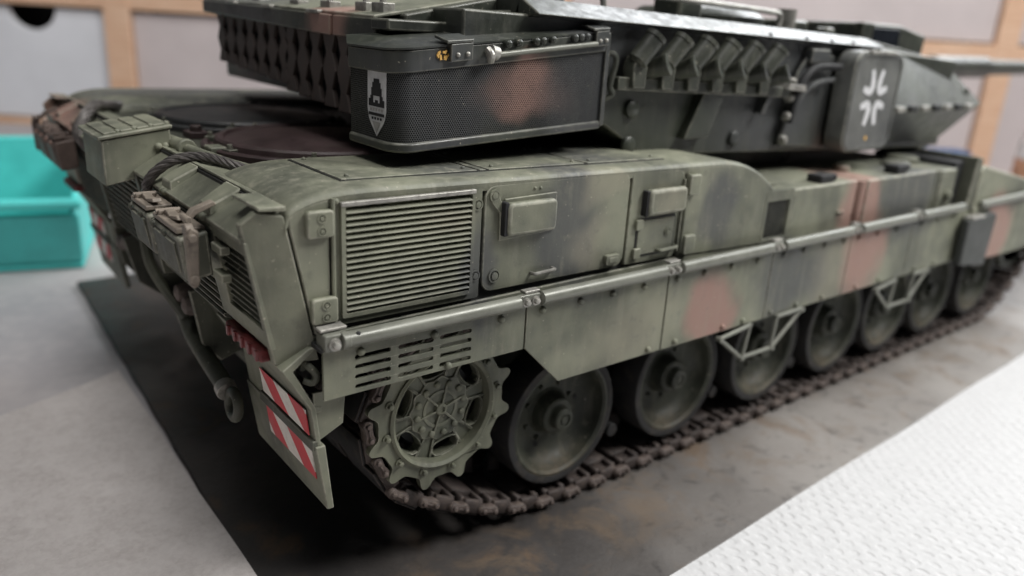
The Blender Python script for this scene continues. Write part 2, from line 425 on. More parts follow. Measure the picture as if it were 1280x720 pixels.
# big side hatch
h1 = plate('side_hatch', rrect(.142, .952, 1.240, 1.676, .05, 5), y1=-1.789)
tabp = [(.226, 1.60), (.209, 1.612), (.20, 1.635), (.188, 1.655), (.170, 1.655), (.155, 1.64), (.158, 1.618), (.172, 1.598), (.205, 1.565), (.208, 1.45), (.50, 1.462), (.50, 1.625), (.23, 1.618)]
MB().prism([(p[0] + .004, p[1]) for p in reversed(tabp)], 'y', -1.788, -1.800).build('backing_tab', M['hull'], h1, .004)
lb = MB().prism(rrect(.228, .482, 1.474, 1.606, .022), 'y', -1.795, -1.838).build('marker_lamp_cover', M['hull'], h1, .014, 3)
MB().prism(rrect(.215, .235, 1.472, 1.61, .006), 'y', -1.795, -1.826).build('cover_hinge', M['black'], h1, .004)
bolt('screw', h1, .180, -1.795, 1.636, s=1.05); bolt('screw', h1, .200, -1.789, 1.305, s=1.25)
bolt('dome', h1, .39, -1.789, 1.648, s=.5); bolt('dome', h1, .42, -1.789, 1.647, s=.5)
MB().tube(smooth_path([(.395, -1.785, 1.288), (.398, -1.808, 1.288), (.412, -1.814, 1.288), (.50, -1.814, 1.292), (.512, -1.806, 1.292), (.513, -1.785, 1.292)], 4), .008, 8).build('grab_handle', M['steel'], h1)
MB().prism(rrect(.825, .905, 1.262, 1.306, .006), 'y', -1.788, -1.812).prism(rrect(.838, .892, 1.272, 1.296, .004), 'y', -1.812, -1.816).build('latch_block', M['hull'], h1, .005)
# second hatch with box and small door
h2 = plate('side_hatch', [(.968, 1.236), (1.29, 1.232)] + [(1.33 + .045 * math.cos(t) - .045, 1.277 + .045 * math.sin(t)) for t in (R(-60), R(-30), 0)] +
           [(1.285 + .05 * math.cos(t), 1.614 + .05 * math.sin(t)) for t in (0, R(30), R(60), R(90))] + [(.968, 1.672)], y1=-1.789)
MB().prism(rrect(1.055, 1.315, 1.470, 1.590, .022), 'y', -1.788, -1.836).build('marker_lamp_cover', M['hull'], h2, .018, 3)
MB().prism(rrect(1.042, 1.062, 1.466, 1.585, .005), 'y', -1.788, -1.822).build('cover_hinge', M['black'], h2, .004)
MB().prism(rrect(1.022, 1.292, 1.266, 1.452, .012), 'y', -1.788, -1.792, [rrect(1.03, 1.284, 1.274, 1.444, .01)]).build('door_seam', M['wash'], h2)
sd = MB().prism(rrect(1.032, 1.282, 1.276, 1.442, .008), 'y', -1.788, -1.797).build('filler_door', M['hull'], h2, .004)
for z in (1.425, 1.288): MB().prism(rrect(1.008, 1.052, z - .025, z + .025, .006), 'y', -1.789, -1.808).build('door_hinge', M['hull'], h2, .005)
bolt('screw', h2, 1.237, -1.797, 1.37, s=1.0)
MB().tube(smooth_path([(1.17, -1.79, 1.288), (1.172, -1.815, 1.288), (1.185, -1.82, 1.288), (1.285, -1.82, 1.291), (1.296, -1.812, 1.291), (1.297, -1.79, 1.291)], 4), .0085, 8).build('grab_handle', M['hull'], h2)
MB().box(1.318, 1.326, -1.803, -1.789, 1.26, 1.62).build('door_stop', M['hull'], h2, .003)
# forward side panel with hinges
fp = plate('side_panel', [(1.345, 1.228), (2.062, 1.205), (2.062, edge(2.062))] + [(x, edge(x)) for x in (2.0, 1.93, 1.86, 1.78, 1.70, 1.62, 1.55, 1.345)])
for cx, cz in ((1.372, 1.588), (1.385, 1.288)):
    MB().prism(rrect(cx - .030, cx + .048, cz - .050, cz + .050, .012), 'y', -1.788, -1.822).build('hinge', M['hull'], tank, .008)
MB().cyl((1.352, -1.797, 1.25), (1.352, -1.797, 1.64), .008, n=8).build('hinge_pin', M['hull'], tank)

# side air vent with upright bars
vt = MB(); vt.prism(rrect(2.035, 2.30, 1.205, 1.494, .004), 'y', -1.70, -1.792, [rrect(2.058, 2.272, 1.225, 1.435, .004)])
vt = vt.build('side_vent', M['hull'], tank, .004)
MB().box(2.05, 2.28, -1.777, -1.77, 1.22, 1.44).build('vent_backing', M['black'], vt)
vb = MB().box(-.0042, .0042, -1.784, -1.781, 1.222, 1.438); f0 = None
for i in range(8):
    x = 2.072 + .0265 * i
    if f0 is None: f0 = vb.build('vent_bar', M['rear'], vt, .001, loc=(x, 0, 0))
    else: inst(f0, vt, (x, 0, 0))
# stowage boxes along the forward sponson
def sbox(x0, x1, z0=1.185, z1=1.488, y0=-1.787, name='sponson_bin', mat='hull'):
    return MB().box(x0, x1, y0, -1.12, z0, z1).build(name, M[mat], tank, .014)
b1 = sbox(2.31, 3.005); b2 = sbox(3.14, 4.085, z1=1.478); b3 = sbox(4.175, 4.42, z1=1.468)
MB().box(3.005, 3.14, -1.752, -1.12, 1.18, 1.47).build('bin_gap', M['hull'], tank)
MB().cyl((3.075, -1.765, 1.18), (3.075, -1.765, 1.475), .034, n=14).build('drain_pipe', M['hull'], tank)
MB().cyl((4.13, -1.758, 1.18), (4.13, -1.758, 1.465), .026, n=14).build('drain_pipe', M['hull'], tank)
MB().box(4.085, 4.175, -1.75, -1.12, 1.18, 1.45).build('bin_gap', M['wash'], tank)
for x in (2.62, 3.55): 
    MB().box(x, x + .14, -1.76, -1.66, 1.478, 1.535).cyl((x + .18, -1.72, 1.49), (x + .18, -1.72, 1.53), .03, n=12).build('latch_block', M['black'], tank, .01)
for x, z in ((2.82, 1.30), (2.86, 1.30), (4.30, 1.30)): bolt('dome', tank, x, -1.787, z, s=1.3)
MB().lathe([(.035, 0), (.035, .03), (.02, .04)], (4.30, -1.787, 1.285), n=14).build('reflector', M['hull'], tank)
for x, y, r in ((3.95, -1.55, .10), (4.30, -1.42, .12), (3.3, -1.5, .06)):
    MB().lathe([(r, 0), (r, .02), (r * .8, .035), (r * .2, .04)], (x, y, 1.478), 'z', 20, 1).build('filler_cap', M['deck'], tank)
# forward hull: sloped front deck block and thick front plates
fb = MB().prism([(4.66, 1.10), (6.95, 1.02), (6.95, 1.06), (5.53, 1.335), (4.72, 1.48), (4.66, 1.45)], 'y', -1.86, -1.12).build('front_sponson', M['hull'], tank, .02)
MB().prism([(4.42, 1.14), (4.66, 1.14), (4.66, 1.50), (4.62, 1.515), (4.47, 1.50)], 'y', -1.75, -1.12).build('gap_block', M['black'], tank, .01)
MB().prism([(4.55, 1.14), (4.665, 1.14), (4.69, 1.53), (4.60, 1.55)], 'y', -1.845, -1.14).build('front_bracket', M['rear'], tank, .012)
MB().prism([(2.05, 1.42), (6.9, 1.00), (6.9, 1.06), (5.4, 1.335), (4.5, 1.462), (2.05, 1.485)], 'y', -1.14, 1.75).build('front_deck', M['deck'], tank, .01)
# far side of the hull, seen only at the rear and over the deck
MB().box(-.60, 4.6, 1.765, 1.79, 1.17, 1.66).build('side_panel', M['hull'], tank, .006)

# --- engine deck with two round fan covers
dk = MB().box(-.60, 1.6, -1.07, 1.07, 1.585, 1.628).build('engine_deck', M['rear'], tank, .006)
MB().box(1.6, 2.1, -1.07, 1.07, 1.44, 1.60).build('engine_deck_step', M['rear'], tank, .006)
for cy, nm in ((-.50, 'a'), (.50, 'b')):
    fan = MB(); fan.lathe([(.570, 0), (.570, .026), (.560, .034), (.540, .034), (.532, .018), (.512, .018), (.506, .050), (.494, .060), (.470, .060), (.460, .050), (.445, .050), (.30, .062), (.12, .068), (.01, .069)], (.08, cy, 1.628), 'z', 72, 1)
    fan = fan.build('fan_cover', M['cover' if cy < 0 else 'coverdark'], tank, sharp=35)
    for k in range(8):
        a = 2 * math.pi * (k + .35) / 8; x, y = .08 + .535 * math.cos(a), cy + .535 * math.sin(a)
        MB().box(-.022, .022, -.03, .03, 0, .03).cyl((0, -.0, .02), (0, 0, .052), .012, n=10).build('clip', M['rear'], fan, .006, loc=(x, y, 1.640)).rotation_euler = (0, 0, a)
# pipe and block on the deck
pp = MB()
pp.tube([(-.625, -.30, 1.672), (-.612, -.42, 1.672), (-.60, -.545, 1.672)], .033, 14)
pp.tube(smooth_path([(-.604, -.52, 1.672), (-.595, -.63, 1.671), (-.575, -.78, 1.668), (-.55, -.93, 1.664), (-.50, -1.06, 1.655)], 4), .021, 12)
pp.lathe([(.036, 0), (.041, .005), (.041, .03), (.036, .035)], (-.602, -.56, 1.672), 'y', 16, -1)
pp.build('deck_pipe', M['hull'], tank)
MB().box(-.505, -.43, -.60, -.50, 1.628, 1.672).build('deck_block', M['hull'], tank, .008)
MB().box(-.43, -.33, -.06, .06, 1.628, 1.662).cyl((-.38, 0, 1.66), (-.38, 0, 1.69), .03, n=12).build('deck_latch', M['cover'], tank, .006)

# ================================================================ REAR
# sloping strip and ribbed grille below the deck edge
st = MB(); st.prism([(-.575, 1.655), (-.66, 1.662), (-.668, 1.648), (-.80, 1.565), (-.795, 1.548), (-.60, 1.60)], 'y', -1.74, 1.74)
st = st.build('rear_top_strip', M['hull'], tank, .005)
MB().box(-.672, -.655, -1.735, 1.735, 1.656, 1.667).build('strip_edge', M['deck'], st, .003)
MB().box(-.680, -.664, -1.73, 1.73, 1.640, 1.652).build('strip_gap', M['wash'], st)
rp = MB().prism([(-.60, 1.60), (-.755, 1.545), (xslope(1.10) + .05, 1.10), (-.42, .62), (-.30, .62), (-.5, 1.1)], 'y', -1.06, 1.06).build('rear_plate', M['rear'], tank, .008)
MB().prism([(xslope(1.545) + .02, 1.545), (xslope(1.12) + .02, 1.12), (-.55, 1.12), (-.6, 1.545)], 'y', -1.27, 1.27).build('grille_backing', M['black'], rp)
rs = MB().prism([(-.030, .012), (-.038, .004), (-.030, -.008), (.01, -.018), (.01, .0)], 'y', -1.26, 1.26); f0 = None
for i in range(13):
    z = 1.525 - .033 * i; x = xslope(z) + .035
    if f0 is None: f0 = rs.build('grille_rib', M['rear'], rp, .003, loc=(x, 0, z))
    else: inst(f0, rp, (x, 0, z))
for y in (-.46, .46): MB().prism([(xslope(1.56) - .012, 1.56), (xslope(1.1) - .012, 1.08), (xslope(1.1) + .03, 1.08), (xslope(1.56) + .03, 1.56)], 'y', y - .02, y + .02).build('grille_divider', M['rear'], rp, .004)
def corner(sy):
    def Y(a, b): return tuple(sorted((sy * a, sy * b)))
    cp = MB()   # outer cheek, a continuation of the side wall to the rear
    cp.prism([(-.668, 1.640), (-.752, 1.655), (-.80, 1.615), (-.704, 1.105), (-.557, 1.108)], 'y', *Y(1.752, 1.788))
    cp.v = [(v[0], v[1] - sy * .28 * max(0, -.668 + (1.64 - v[2]) * .2086 - v[0]), v[2]) for v in cp.v]
    c = cp.build('corner_cheek', M['hull'], tank, .006)
    MB().prism([(-.66, 1.655), (-.752, 1.663), (-.752, 1.675), (-.66, 1.672)], 'y', *Y(1.56, 1.79)).build('cheek_flange', M['deck'], c, .004)
    # framed ribbed outlet between the cheek and the rear plate
    fm = MB(); pts = [(1.29, 1.555), (1.752, 1.555), (1.752, 1.165), (1.29, 1.165)]; hol = [(1.435, 1.505), (1.74, 1.505), (1.74, 1.235), (1.405, 1.235)]
    n = len(pts); P2 = [(sy * a, b) for a, b in pts]; H2 = [(sy * a, b) for a, b in hol]
    tmp = MB().prism(P2, 'x', 0, .035, [H2])
    tmp.v = [(v[0] + xslope(v[2]) - .004, v[1], v[2]) for v in tmp.v]
    f = tmp.build('outlet_frame', M['hull'], tank, .005)
    bk = MB().prism([(xslope(1.52) + .075, 1.52), (xslope(1.22) + .075, 1.22), (-.55, 1.22), (-.6, 1.52)], 'y', *Y(1.28, 1.755)); bk.build('outlet_backing', M['black'], f)
    r0 = None; rb = MB().prism([(-.018, .014), (-.03, .004), (-.02, -.006), (.03, -.022), (.03, -.004)], 'y', *Y(1.40, 1.75))
    for i in range(10):
        z = 1.492 - .0275 * i; x = xslope(z) + .035
        if r0 is None: r0 = rb.build('outlet_rib', M['rear'], f, .003, loc=(x, 0, z))
        else: inst(r0, f, (x, 0, z))
    # red tail lamp under the outlet
    tl = MB().prism([(sy * 1.34, 1.145), (sy * 1.68, 1.145), (sy * 1.69, 1.095), (sy * 1.37, 1.100)], 'x', -.735, -.66).build('tail_lamp', M['tail'], tank, .012)
    for k in range(5): MB().box(-.744, -.73, *Y(1.38 + .07 * k, 1.40 + .07 * k), 1.102, 1.142).build('lamp_rib', M['tail'], tl, .004)
    # mudguard, flap and its stripes
    mg = MB(); mg.prism([(-.60, 1.165), (-.70, 1.10), (-.60, .93), (-.548, .505), (-.535, .505), (-.58, .93), (-.66, 1.09), (-.57, 1.165)], 'y', *Y(1.14, 1.80))
    mg = mg.build('mud_flap', M['hull'], tank, .004)
    MB().box(-.585, -.555, *Y(1.795, 1.14), .905, .93).build('flap_hinge', M['hull'], mg, .006)
    MB().prism([(-.585, .78), (-.47, .835), (-.46, .95), (-.50, .985), (-.585, .985)], 'y', *Y(1.775, 1.79)).build('flap_side_plate', M['hull'], mg, .004)
    MB().prism([(-.548, .497), (-.520, .497), (-.550, .775), (-.590, .775), (-.586, .752)], 'y', *Y(1.13, 1.808)).build('flap_board', M['hull'], mg, .006)
    MB().box(-.598, -.572, *Y(1.30, 1.80), .755, .797).build('flap_bead', M['rear'], mg, .005)
    for zt, zb, ph in ((.915, .808, 1.0), (.742, .618, .5)):
        def fx(z): return -.5535 - (z - .505) / (.93 - .505) * .052 - .0035
        w = MB(); y0, y1 = 1.335, 1.765; step = .137; slant = .115
        k = -4
        while k < 8:
            a = y0 + (k + ph) * step
            # stripe between a and a+step at the top edge, shifted by the slant at the bottom edge
            poly = [(a, zt), (a + step, zt), (a + step + slant, zb), (a + slant, zb)]
            def clip(poly, c, s):
                out = []
                for i in range(len(poly)):
                    p, q = poly[i], poly[(i + 1) % len(poly)]; ip, iq = s * (p[0] - c) >= 0, s * (q[0] - c) >= 0
                    if ip: out.append(p)
                    if ip != iq:
                        t = (c - p[0]) / (q[0] - p[0]); out.append((c, p[1] + t * (q[1] - p[1])))
                return out
            poly = clip(poly, y0, 1); poly = clip(poly, y1, -1) if poly else poly
            if len(poly) >= 3:
                w.mat(k % 2)
                fr_ = [(fx(z) - .0, sy * y, z) for y, z in poly]; bkp = [(fx(z) + .003, sy * y, z) for y, z in poly]; m = len(poly)
                w.add(fr_ + bkp, [tuple(range(m)), tuple(range(2 * m - 1, m - 1, -1))] + [(i, (i + 1) % m, m + (i + 1) % m, m + i) for i in range(m)])
            k += 1
        w.build('warning_stripes', [M['white'], M['red']], mg)
    # small latch hanging under the cheek
    MB().tube(smooth_path([(-.63, sy * 1.70, 1.115), (-.60, sy * 1.78, 1.095), (-.575, sy * 1.795, 1.06), (-.585, sy * 1.79, 1.03), (-.61, sy * 1.77, 1.035)], 4), .014, 8).cyl((-.64, sy * 1.62, 1.10), (-.60, sy * 1.75, 1.075), .016, n=10).build('flap_latch', M['rear'], tank)
    # hinge blocks on the sloping strip
    for yb in (.90, 1.36):
        hb = MB(); d = .075
        hb.hexa([(-.79, sy * (yb - d), 1.52), (-.70, sy * (yb - d), 1.56), (-.70, sy * (yb + d), 1.56), (-.79, sy * (yb + d), 1.52),
                 (-.785, sy * (yb - d * .7), 1.605), (-.675, sy * (yb - d), 1.665), (-.675, sy * (yb + d), 1.665), (-.785, sy * (yb + d * .7), 1.605)])
        hb.build('hinge_block', M['hull'], tank, .007)
        for q in (-.02, .02): bolt('dome', tank, -.792, sy * yb + q, 1.56, s=1.2, rot=(0, 0, R(-90)))
    # pair of pad boxes on the rear with clamps on top
    for ya, yb_ in ((.79, 1.06), (1.10, 1.44)):
        mt = M['rear'] if sy < 0 else M['brownbox']
        bb = MB().prism([(-.79, 1.36), (-.885, 1.345), (-.905, 1.505), (-.80, 1.525)], 'y', *Y(ya, yb_)).build('pad_box', mt, tank, .012)
        MB().prism([(-.885, 1.37), (-.893, 1.37), (-.912, 1.485), (-.90, 1.485)], 'y', *Y(ya + .04, yb_ - .04)).build('pad_face', mt, bb, .008)
        cm = M['clamp'] if sy < 0 else M['brownbox']
        MB().box(-.90, -.80, *Y(ya + .02, yb_ - .03), 1.515, 1.535).build('clamp_base', cm, bb, .006)
        def flat(pts, x0, x1, nm): MB().prism([(sy * p[0], p[1]) for p in pts], 'x', x0, x1).build(nm, cm, bb, .004)
        flat([(ya + .02, 1.535), (ya + .10, 1.556), (ya + .15, 1.545), (ya + .24, 1.562), (ya + .25, 1.548), (ya + .15, 1.530), (ya + .02, 1.522)], -.875, -.840, 'clamp_lever')
        flat([(ya + .05, 1.53), (ya + .05, 1.552), (ya + .09, 1.552), (ya + .09, 1.53)], -.895, -.82, 'clamp_lug')
        MB().cyl((-.90, sy * (ya + .07), 1.545), (-.815, sy * (ya + .07), 1.545), .010, n=10).build('clamp_pin', cm, bb)
        for q in (.06, .2): bolt('dome', bb, -.908, sy * (ya + q), 1.50, 'rear', .9, rot=(0, 0, R(-90)))
    MB().prism([(-.868, 1.365), (-.884, 1.35), (-.90, 1.365), (-.905, 1.53), (-.885, 1.565), (-.86, 1.55)], 'y', *Y(1.50, 1.535)).cyl((-.884, sy * 1.498, 1.385), (-.884, sy * 1.545, 1.385), .016, n=12).cyl((-.884, sy * 1.498, 1.53), (-.884, sy * 1.55, 1.53), .016, n=12).lathe([(.024, 0), (.024, .03)], (-.87, sy * 1.50, 1.55), 'x', 14, -1).build('clamp_link', M['clamp'] if sy < 0 else M['brownbox'], tank, .006)
    MB().prism([(-.872, 1.572), (-.845, 1.604), (-.775, 1.628), (-.765, 1.614), (-.835, 1.586), (-.86, 1.562)], 'y', *Y(1.40, 1.44)).cyl((-.868, sy * 1.385, 1.572), (-.868, sy * 1.455, 1.572), .013, n=10).build('clamp_grip', M['clamp'] if sy < 0 else M['brownbox'], tank, .004)
    MB().box(-.80, -.765, *Y(1.455, 1.55), 1.36, 1.39).box(-.80, -.765, *Y(1.455, 1.55), 1.46, 1.49).build('pad_bracket', M['hull'], tank, .005)
    # tow eyes on the lower rear plate
    te = MB()
    for q, z in ((.50, .985), (.61, .955)): te.lathe([(.05, 0), (.05, .05), (.038, .075), (.015, .085)], (-.60, sy * q, z), 'x', 18, -1)
    te.build('tow_eye', M['conn'], tank)
    MB().prism([(-.56, 1.08), (-.68, 1.06), (-.64, .80), (-.56, .70), (-.44, .74)], 'y', *Y(.70, .73)).build('tow_bracket', M['rear'], tank, .006)
    MB().prism([(-.56, 1.08), (-.70, 1.04), (-.64, .78), (-.52, .68), (-.44, .74)], 'y', *Y(.36, .39)).build('tow_bracket', M['rear'], tank, .006)
for sy in (-1, 1): corner(sy)
# exhaust box on the deck edge with grooved lid
eb = MB().hexa([(-.915, -.455, 1.50), (-.62, -.455, 1.56), (-.62, -.08, 1.56), (-.915, -.08, 1.50), (-.915, -.455, 1.700), (-.63, -.455, 1.742), (-.63, -.08, 1.742), (-.915, -.08, 1.700)]).build('exhaust_box', M['hull'], tank, .008)
def lid_pt(x, dz): return 1.700 + (x + .915) / .285 * .042 + dz
MB().hexa([(-.93, -.467, lid_pt(-.93, .002)), (-.622, -.467, lid_pt(-.622, .002)), (-.622, -.07, lid_pt(-.622, .002)), (-.93, -.07, lid_pt(-.93, .002)),
           (-.93, -.467, lid_pt(-.93, .018)), (-.622, -.467, lid_pt(-.622, .018)), (-.622, -.07, lid_pt(-.622, .018)), (-.93, -.07, lid_pt(-.93, .018))]).build('box_lid', M['deck'], eb, .006)
for k in range(4):
    x = -.90 + .068 * k
    MB().hexa([(x, -.44, lid_pt(x, .016)), (x + .05, -.44, lid_pt(x + .05, .016)), (x + .05, -.095, lid_pt(x + .05, .016)), (x, -.095, lid_pt(x, .016)),
               (x, -.44, lid_pt(x, .026)), (x + .05, -.44, lid_pt(x + .05, .026)), (x + .05, -.095, lid_pt(x + .05, .026)), (x, -.095, lid_pt(x, .026))]).build('lid_rib', M['deck'], eb, .004)
    bolt('dome', eb, x + .06, -.42, lid_pt(x + .06, .018), 'deck', 1.0, rot=(R(-90), 0, 0))
for x in (-.685, -.655): bolt('dome', eb, x, -.455, 1.665, s=1.3)
# twisted steel tow cable lying across the deck edge
def rope(pts, name, r=.021):
    path = smooth_path(pts, 10); mb = MB(); ns_, tw = 6, 2 * math.pi / .26
    cen = [Vector(p) for p in path]; L = [0]
    for i in range(1, len(cen)): L.append(L[-1] + (cen[i] - cen[i - 1]).length)
    for k in range(ns_):
        pp_ = []; u = None
        for i, c in enumerate(cen):
            t = (cen[min(i + 1, len(cen) - 1)] - cen[max(i - 1, 0)]).normalized()
            if u is None: u, w = mb.frame(c, t)
            else: u = (u - t * u.dot(t)).normalized(); w = t.cross(u)
            a = L[i] * tw + 2 * math.pi * k / ns_
            pp_.append(c + (u * math.cos(a) + w * math.sin(a)) * r * .6)
        mb.tube(pp_, r * .44, 6)
    return mb.build(name, M['rope'], tank)
rope([(-.80, -.66, 1.46), (-.815, -.74, 1.56), (-.785, -.79, 1.622), (-.72, -.83, 1.670), (-.64, -.88, 1.684), (-.59, -.96, 1.680), (-.55, -1.06, 1.668), (-.46, -1.2, 1.64)], 'tow_cable')
rope([(-.70, .62, 1.42), (-.80, .66, 1.56), (-.76, .70, 1.65), (-.68, .82, 1.70), (-.60, .95, 1.69), (-.45, 1.15, 1.66)], 'tow_cable', .03)
# tow hook hanging behind the flap
hk = MB(); hk.tube(smooth_path([(-.62, -.42, .92), (-.63, -.52, .80), (-.635, -.70, .755), (-.64, -.95, .715), (-.645, -1.03, .70)], 4), .04, 12)
hk.build('tow_bar', M['rear'], tank)
rg = MB(); rg.tube([(-.645 + .01 * math.cos(t), -1.12 + .085 * math.cos(t), .665 + .062 * math.sin(t) - .03 * math.cos(t)) for t in [2 * math.pi * i / 28 for i in range(28)]], .022, 10, True); rg.build('tow_ring', M['rear'], tank)
MB().cyl((-.643, -1.0, .705), (-.646, -1.05, .694), .045, n=14).build('tow_collar', M['steel'], tank, .005)
MB().tube(smooth_path([(-.74, -.28, 1.24), (-.74, -.34, 1.10), (-.70, -.42, .98), (-.64, -.50, .86)], 4), .026, 8).build('hose', M['rear'], tank)

# ================================================================ SKIRTS AND RAIL
YS0, YS1 = -1.838, -1.852
def skirt(pts, holes=(), y1=YS1, mat='hull'):
    return MB().prism(pts, 'y', YS0, y1, holes).build('skirt_panel', M[mat], tank, .004)
slots = []
for x0, x1 in ((-.452, -.305), (-.275, -.120), (-.092, .058)):
    for k in range(4): 
        z = 1.118 - .0385 * k; slots.append(rrect(x0, x1, z - .0095, z + .0095, .0094, 3))
sk = [skirt([(-.572, .978), (.328, .978), (.328, 1.165), (-.572, 1.165)], slots)]
sk.append(skirt([(.338, .978), (.547, .774), (1.222, .774), (1.222, 1.165), (.338, 1.165)]))
J = [1.229, 2.098, 2.933, 3.745, 4.63]
for a, b in zip(J[:-1], J[1:]): sk.append(skirt([(a + .004, .772), (b - .004, .772), (b - .004, 1.165), (a + .004, 1.165)]))
sk.append(skirt([(4.634, .735), (5.55, .705), (5.55, 1.15), (4.634, 1.165)], y1=-1.875)); sk.append(skirt([(5.56, .705), (6.75, .70), (6.75, 1.13), (5.56, 1.15)], y1=-1.875))
for s_, xs in ((0, (-.43, -.12, .20)), (1, (.42, .64, .84, 1.05)), (2, (1.29, 1.5, 1.72, 1.95)), (3, (2.2, 2.4, 2.62, 2.84)), (4, (3.02, 3.25, 3.5)), (5, (3.85, 4.1, 4.35))):
    for x in xs: bolt('dome', sk[s_], x, YS1, 1.138, s=1.25)
bolt('dome', sk[0], -.052, YS1, .993, s=1.2); bolt('dome', sk[0], .20, YS1, 1.138, s=1.1)
for s_, xs in ((1, (1.13,)), (2, (1.33, 1.72, 1.9)), (3, (2.16, 2.42, 2.7)), (4, (3.1, 3.4)), (5, (3.9, 4.2))):
    for x in xs: bolt('dome', sk[s_], x, YS1, .80, s=1.25)
# dark step pad over the skirt
pd = MB().prism([(4.47, .76), (4.93, .70), (4.955, 1.10), (4.90, 1.125), (4.45, 1.105)], 'y', -1.875, -1.935).build('step_pad', M['padgrey'], tank, .014)
MB().box(4.5, 4.72, -1.94, -1.86, 1.105, 1.125).build('step_tread', M['steel'], pd, .006)
# carrying brackets under the skirt
for x0, x1, x2, x3 in ((1.70, 1.925, 2.215, 2.475), (3.37, 3.585, 3.885, 4.09)):
    zt, zb = .765, .575; y = -1.862
    br = MB()
    for a, b in (((x0, zt - .03), (x1, zb)), ((x1, zb), (x2, zb)), ((x2, zb), (x3, zt)), ((x1 + .01, zb), (x1 + .04, zt + .01)), ((x2 - .01, zb), (x2 + .01, zt + .01)), ((x0, zt - .03), (x1 + .05, zt)), ((x2, zt), (x3, zt + .005))):
        br.cyl((a[0], y, a[1]), (b[0], y, b[1]), .0125, n=10)
    for a in ((x0, zt - .03), (x1, zb), (x2, zb), (x3, zt)): br.cyl((a[0], y - .018, a[1]), (a[0], y + .018, a[1]), .014, n=10)
    br.build('foot_step', M['rail'], tank)
# rail tube in sections with clamps
RY, RZ, RR = -1.868, 1.200, .030
MB().prism([(-1.765, 1.165), (-1.855, 1.165), (-1.855, 1.176), (-1.765, 1.185)], 'x', -.585, 6.7).build('rail_ledge', M['wash'], tank)
ends = [-.50] + [.334] + J[:4] + [4.5]; 
for i in range(len(ends) - 1):
    a = ends[i] + (.055 if i else 0.0); b = ends[i + 1] - .055
    MB().lathe([(.012, 0), (RR, .006), (RR, b - a - .006), (.012, b - a)], (a, RY, RZ), 'x', 18, 1).build('rail_tube', M['rail'], tank)
MB().lathe([(.012, 0), (.03, .006), (.03, 2.0), (.012, 2.006)], (4.72, RY - .01, RZ - .012), 'x', 18, 1).build('rail_tube', M['rail'], tank)
for x in [.334] + J[:4]:
    c = MB().prism(rrect(x - .058, x + .058, RZ - .030, RZ + .026, .01), 'y', -1.845, -1.872).build('rail_clamp', M['rail'], tank, .006)
    MB().box(x - .02, x + .06, -1.862, -1.825, RZ + .026, RZ + .038).build('clamp_tab', M['steel'], c, .004)
    for d in (-.024, .026): bolt('hex', c, x + d, -1.872, RZ - .002, 'steel', 1.0)
c = MB().prism(rrect(-.575, -.50, RZ - .034, RZ + .030, .008), 'y', -1.80, -1.874).cyl((-.515, RY, RZ), (-.485, RY, RZ), .033, n=16).build('rail_clamp', M['rail'], tank, .006)
bolt('hex', c, -.540, -1.874, RZ - .004, 'steel', 1.15)
MB().box(-.58, -.48, -1.850, -1.795, RZ + .034, RZ + .046).build('clamp_tab', M['steel'], c, .004)
bolt('dome', c, -.455, RY - .014, RZ + .022, s=.7, mat='black')
# the far skirt
MB().prism([(-.572, .978), (.338, .978), (.547, .774), (6.7, .72), (6.7, 1.165), (-.572, 1.165)], 'y', 1.838, 1.852).build('skirt_panel', M['hull'], tank, .004)

# ================================================================ RUNNING GEAR
WX = [.782, 1.6533, 2.4959, 3.3198, 4.0503, 4.7897, 5.6279]
def wheel_meshes():
    tyre = MB().lathe([(.300, .02), (.312, .030), (.344, .030), (.350, .022), (.350, -.15), (.344, -.16), (.30, -.16)], (0, 0, 0), n=56, capend=False).mesh('tyre', M['rubber'])
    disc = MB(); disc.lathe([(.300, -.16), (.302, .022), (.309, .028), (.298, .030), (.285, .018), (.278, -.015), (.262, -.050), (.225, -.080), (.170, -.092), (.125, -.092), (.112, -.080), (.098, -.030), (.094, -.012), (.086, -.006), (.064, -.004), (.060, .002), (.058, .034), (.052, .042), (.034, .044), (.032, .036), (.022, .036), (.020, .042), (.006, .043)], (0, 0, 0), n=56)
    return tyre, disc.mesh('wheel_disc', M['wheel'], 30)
ty, dc = wheel_meshes()
nut = MB().lathe([(.017, 0), (.017, .012), (.010, .02)], (0, 0, 0), n=8).mesh('wheel_nut', M['wheel'])
hole = MB().lathe([(.02, 0), (.02, .004)], (0, 0, 0), n=12).mesh('drain_hole', M['black'])
def wheel(x, sy):
    e = bpy.data.objects.new('road_wheel', dc); col.objects.link(e); e.parent = tank; e.location = (x, sy * 1.635, .43)
    if sy > 0: e.rotation_euler = (0, 0, math.pi)
    t = bpy.data.objects.new('tyre', ty); col.objects.link(t); t.parent = e
    t2 = bpy.data.objects.new('tyre', ty); col.objects.link(t2); t2.parent = e; t2.location = (0, .36, 0)
    if sy < 0:
        a0 = random.random() * 6
        for k in range(8):
            a = a0 + 2 * math.pi * k / 8
            q = bpy.data.objects.new('wheel_nut', nut); col.objects.link(q); q.parent = e; q.location = (.150 * math.cos(a), .092, .150 * math.sin(a)); q.scale = (.8, .8, .8)
        for k in range(3):
            a = a0 + .3 + 2 * math.pi * k / 3
            q = bpy.data.objects.new('drain_hole', hole); col.objects.link(q); q.parent = e; q.location = (.190 * math.cos(a), .090, .190 * math.sin(a)); q.scale = (.8, 1, .8)
for x in WX:
    for sy in (-1, 1): wheel(x, sy)
# axle arms seen between the wheels
for x in WX[:-1]:
    MB().cyl((x + .42, -1.62, .22), (x + .42, -1.35, .22), .038, n=14).build('bump_stop', M['rubber'], tank, .006)

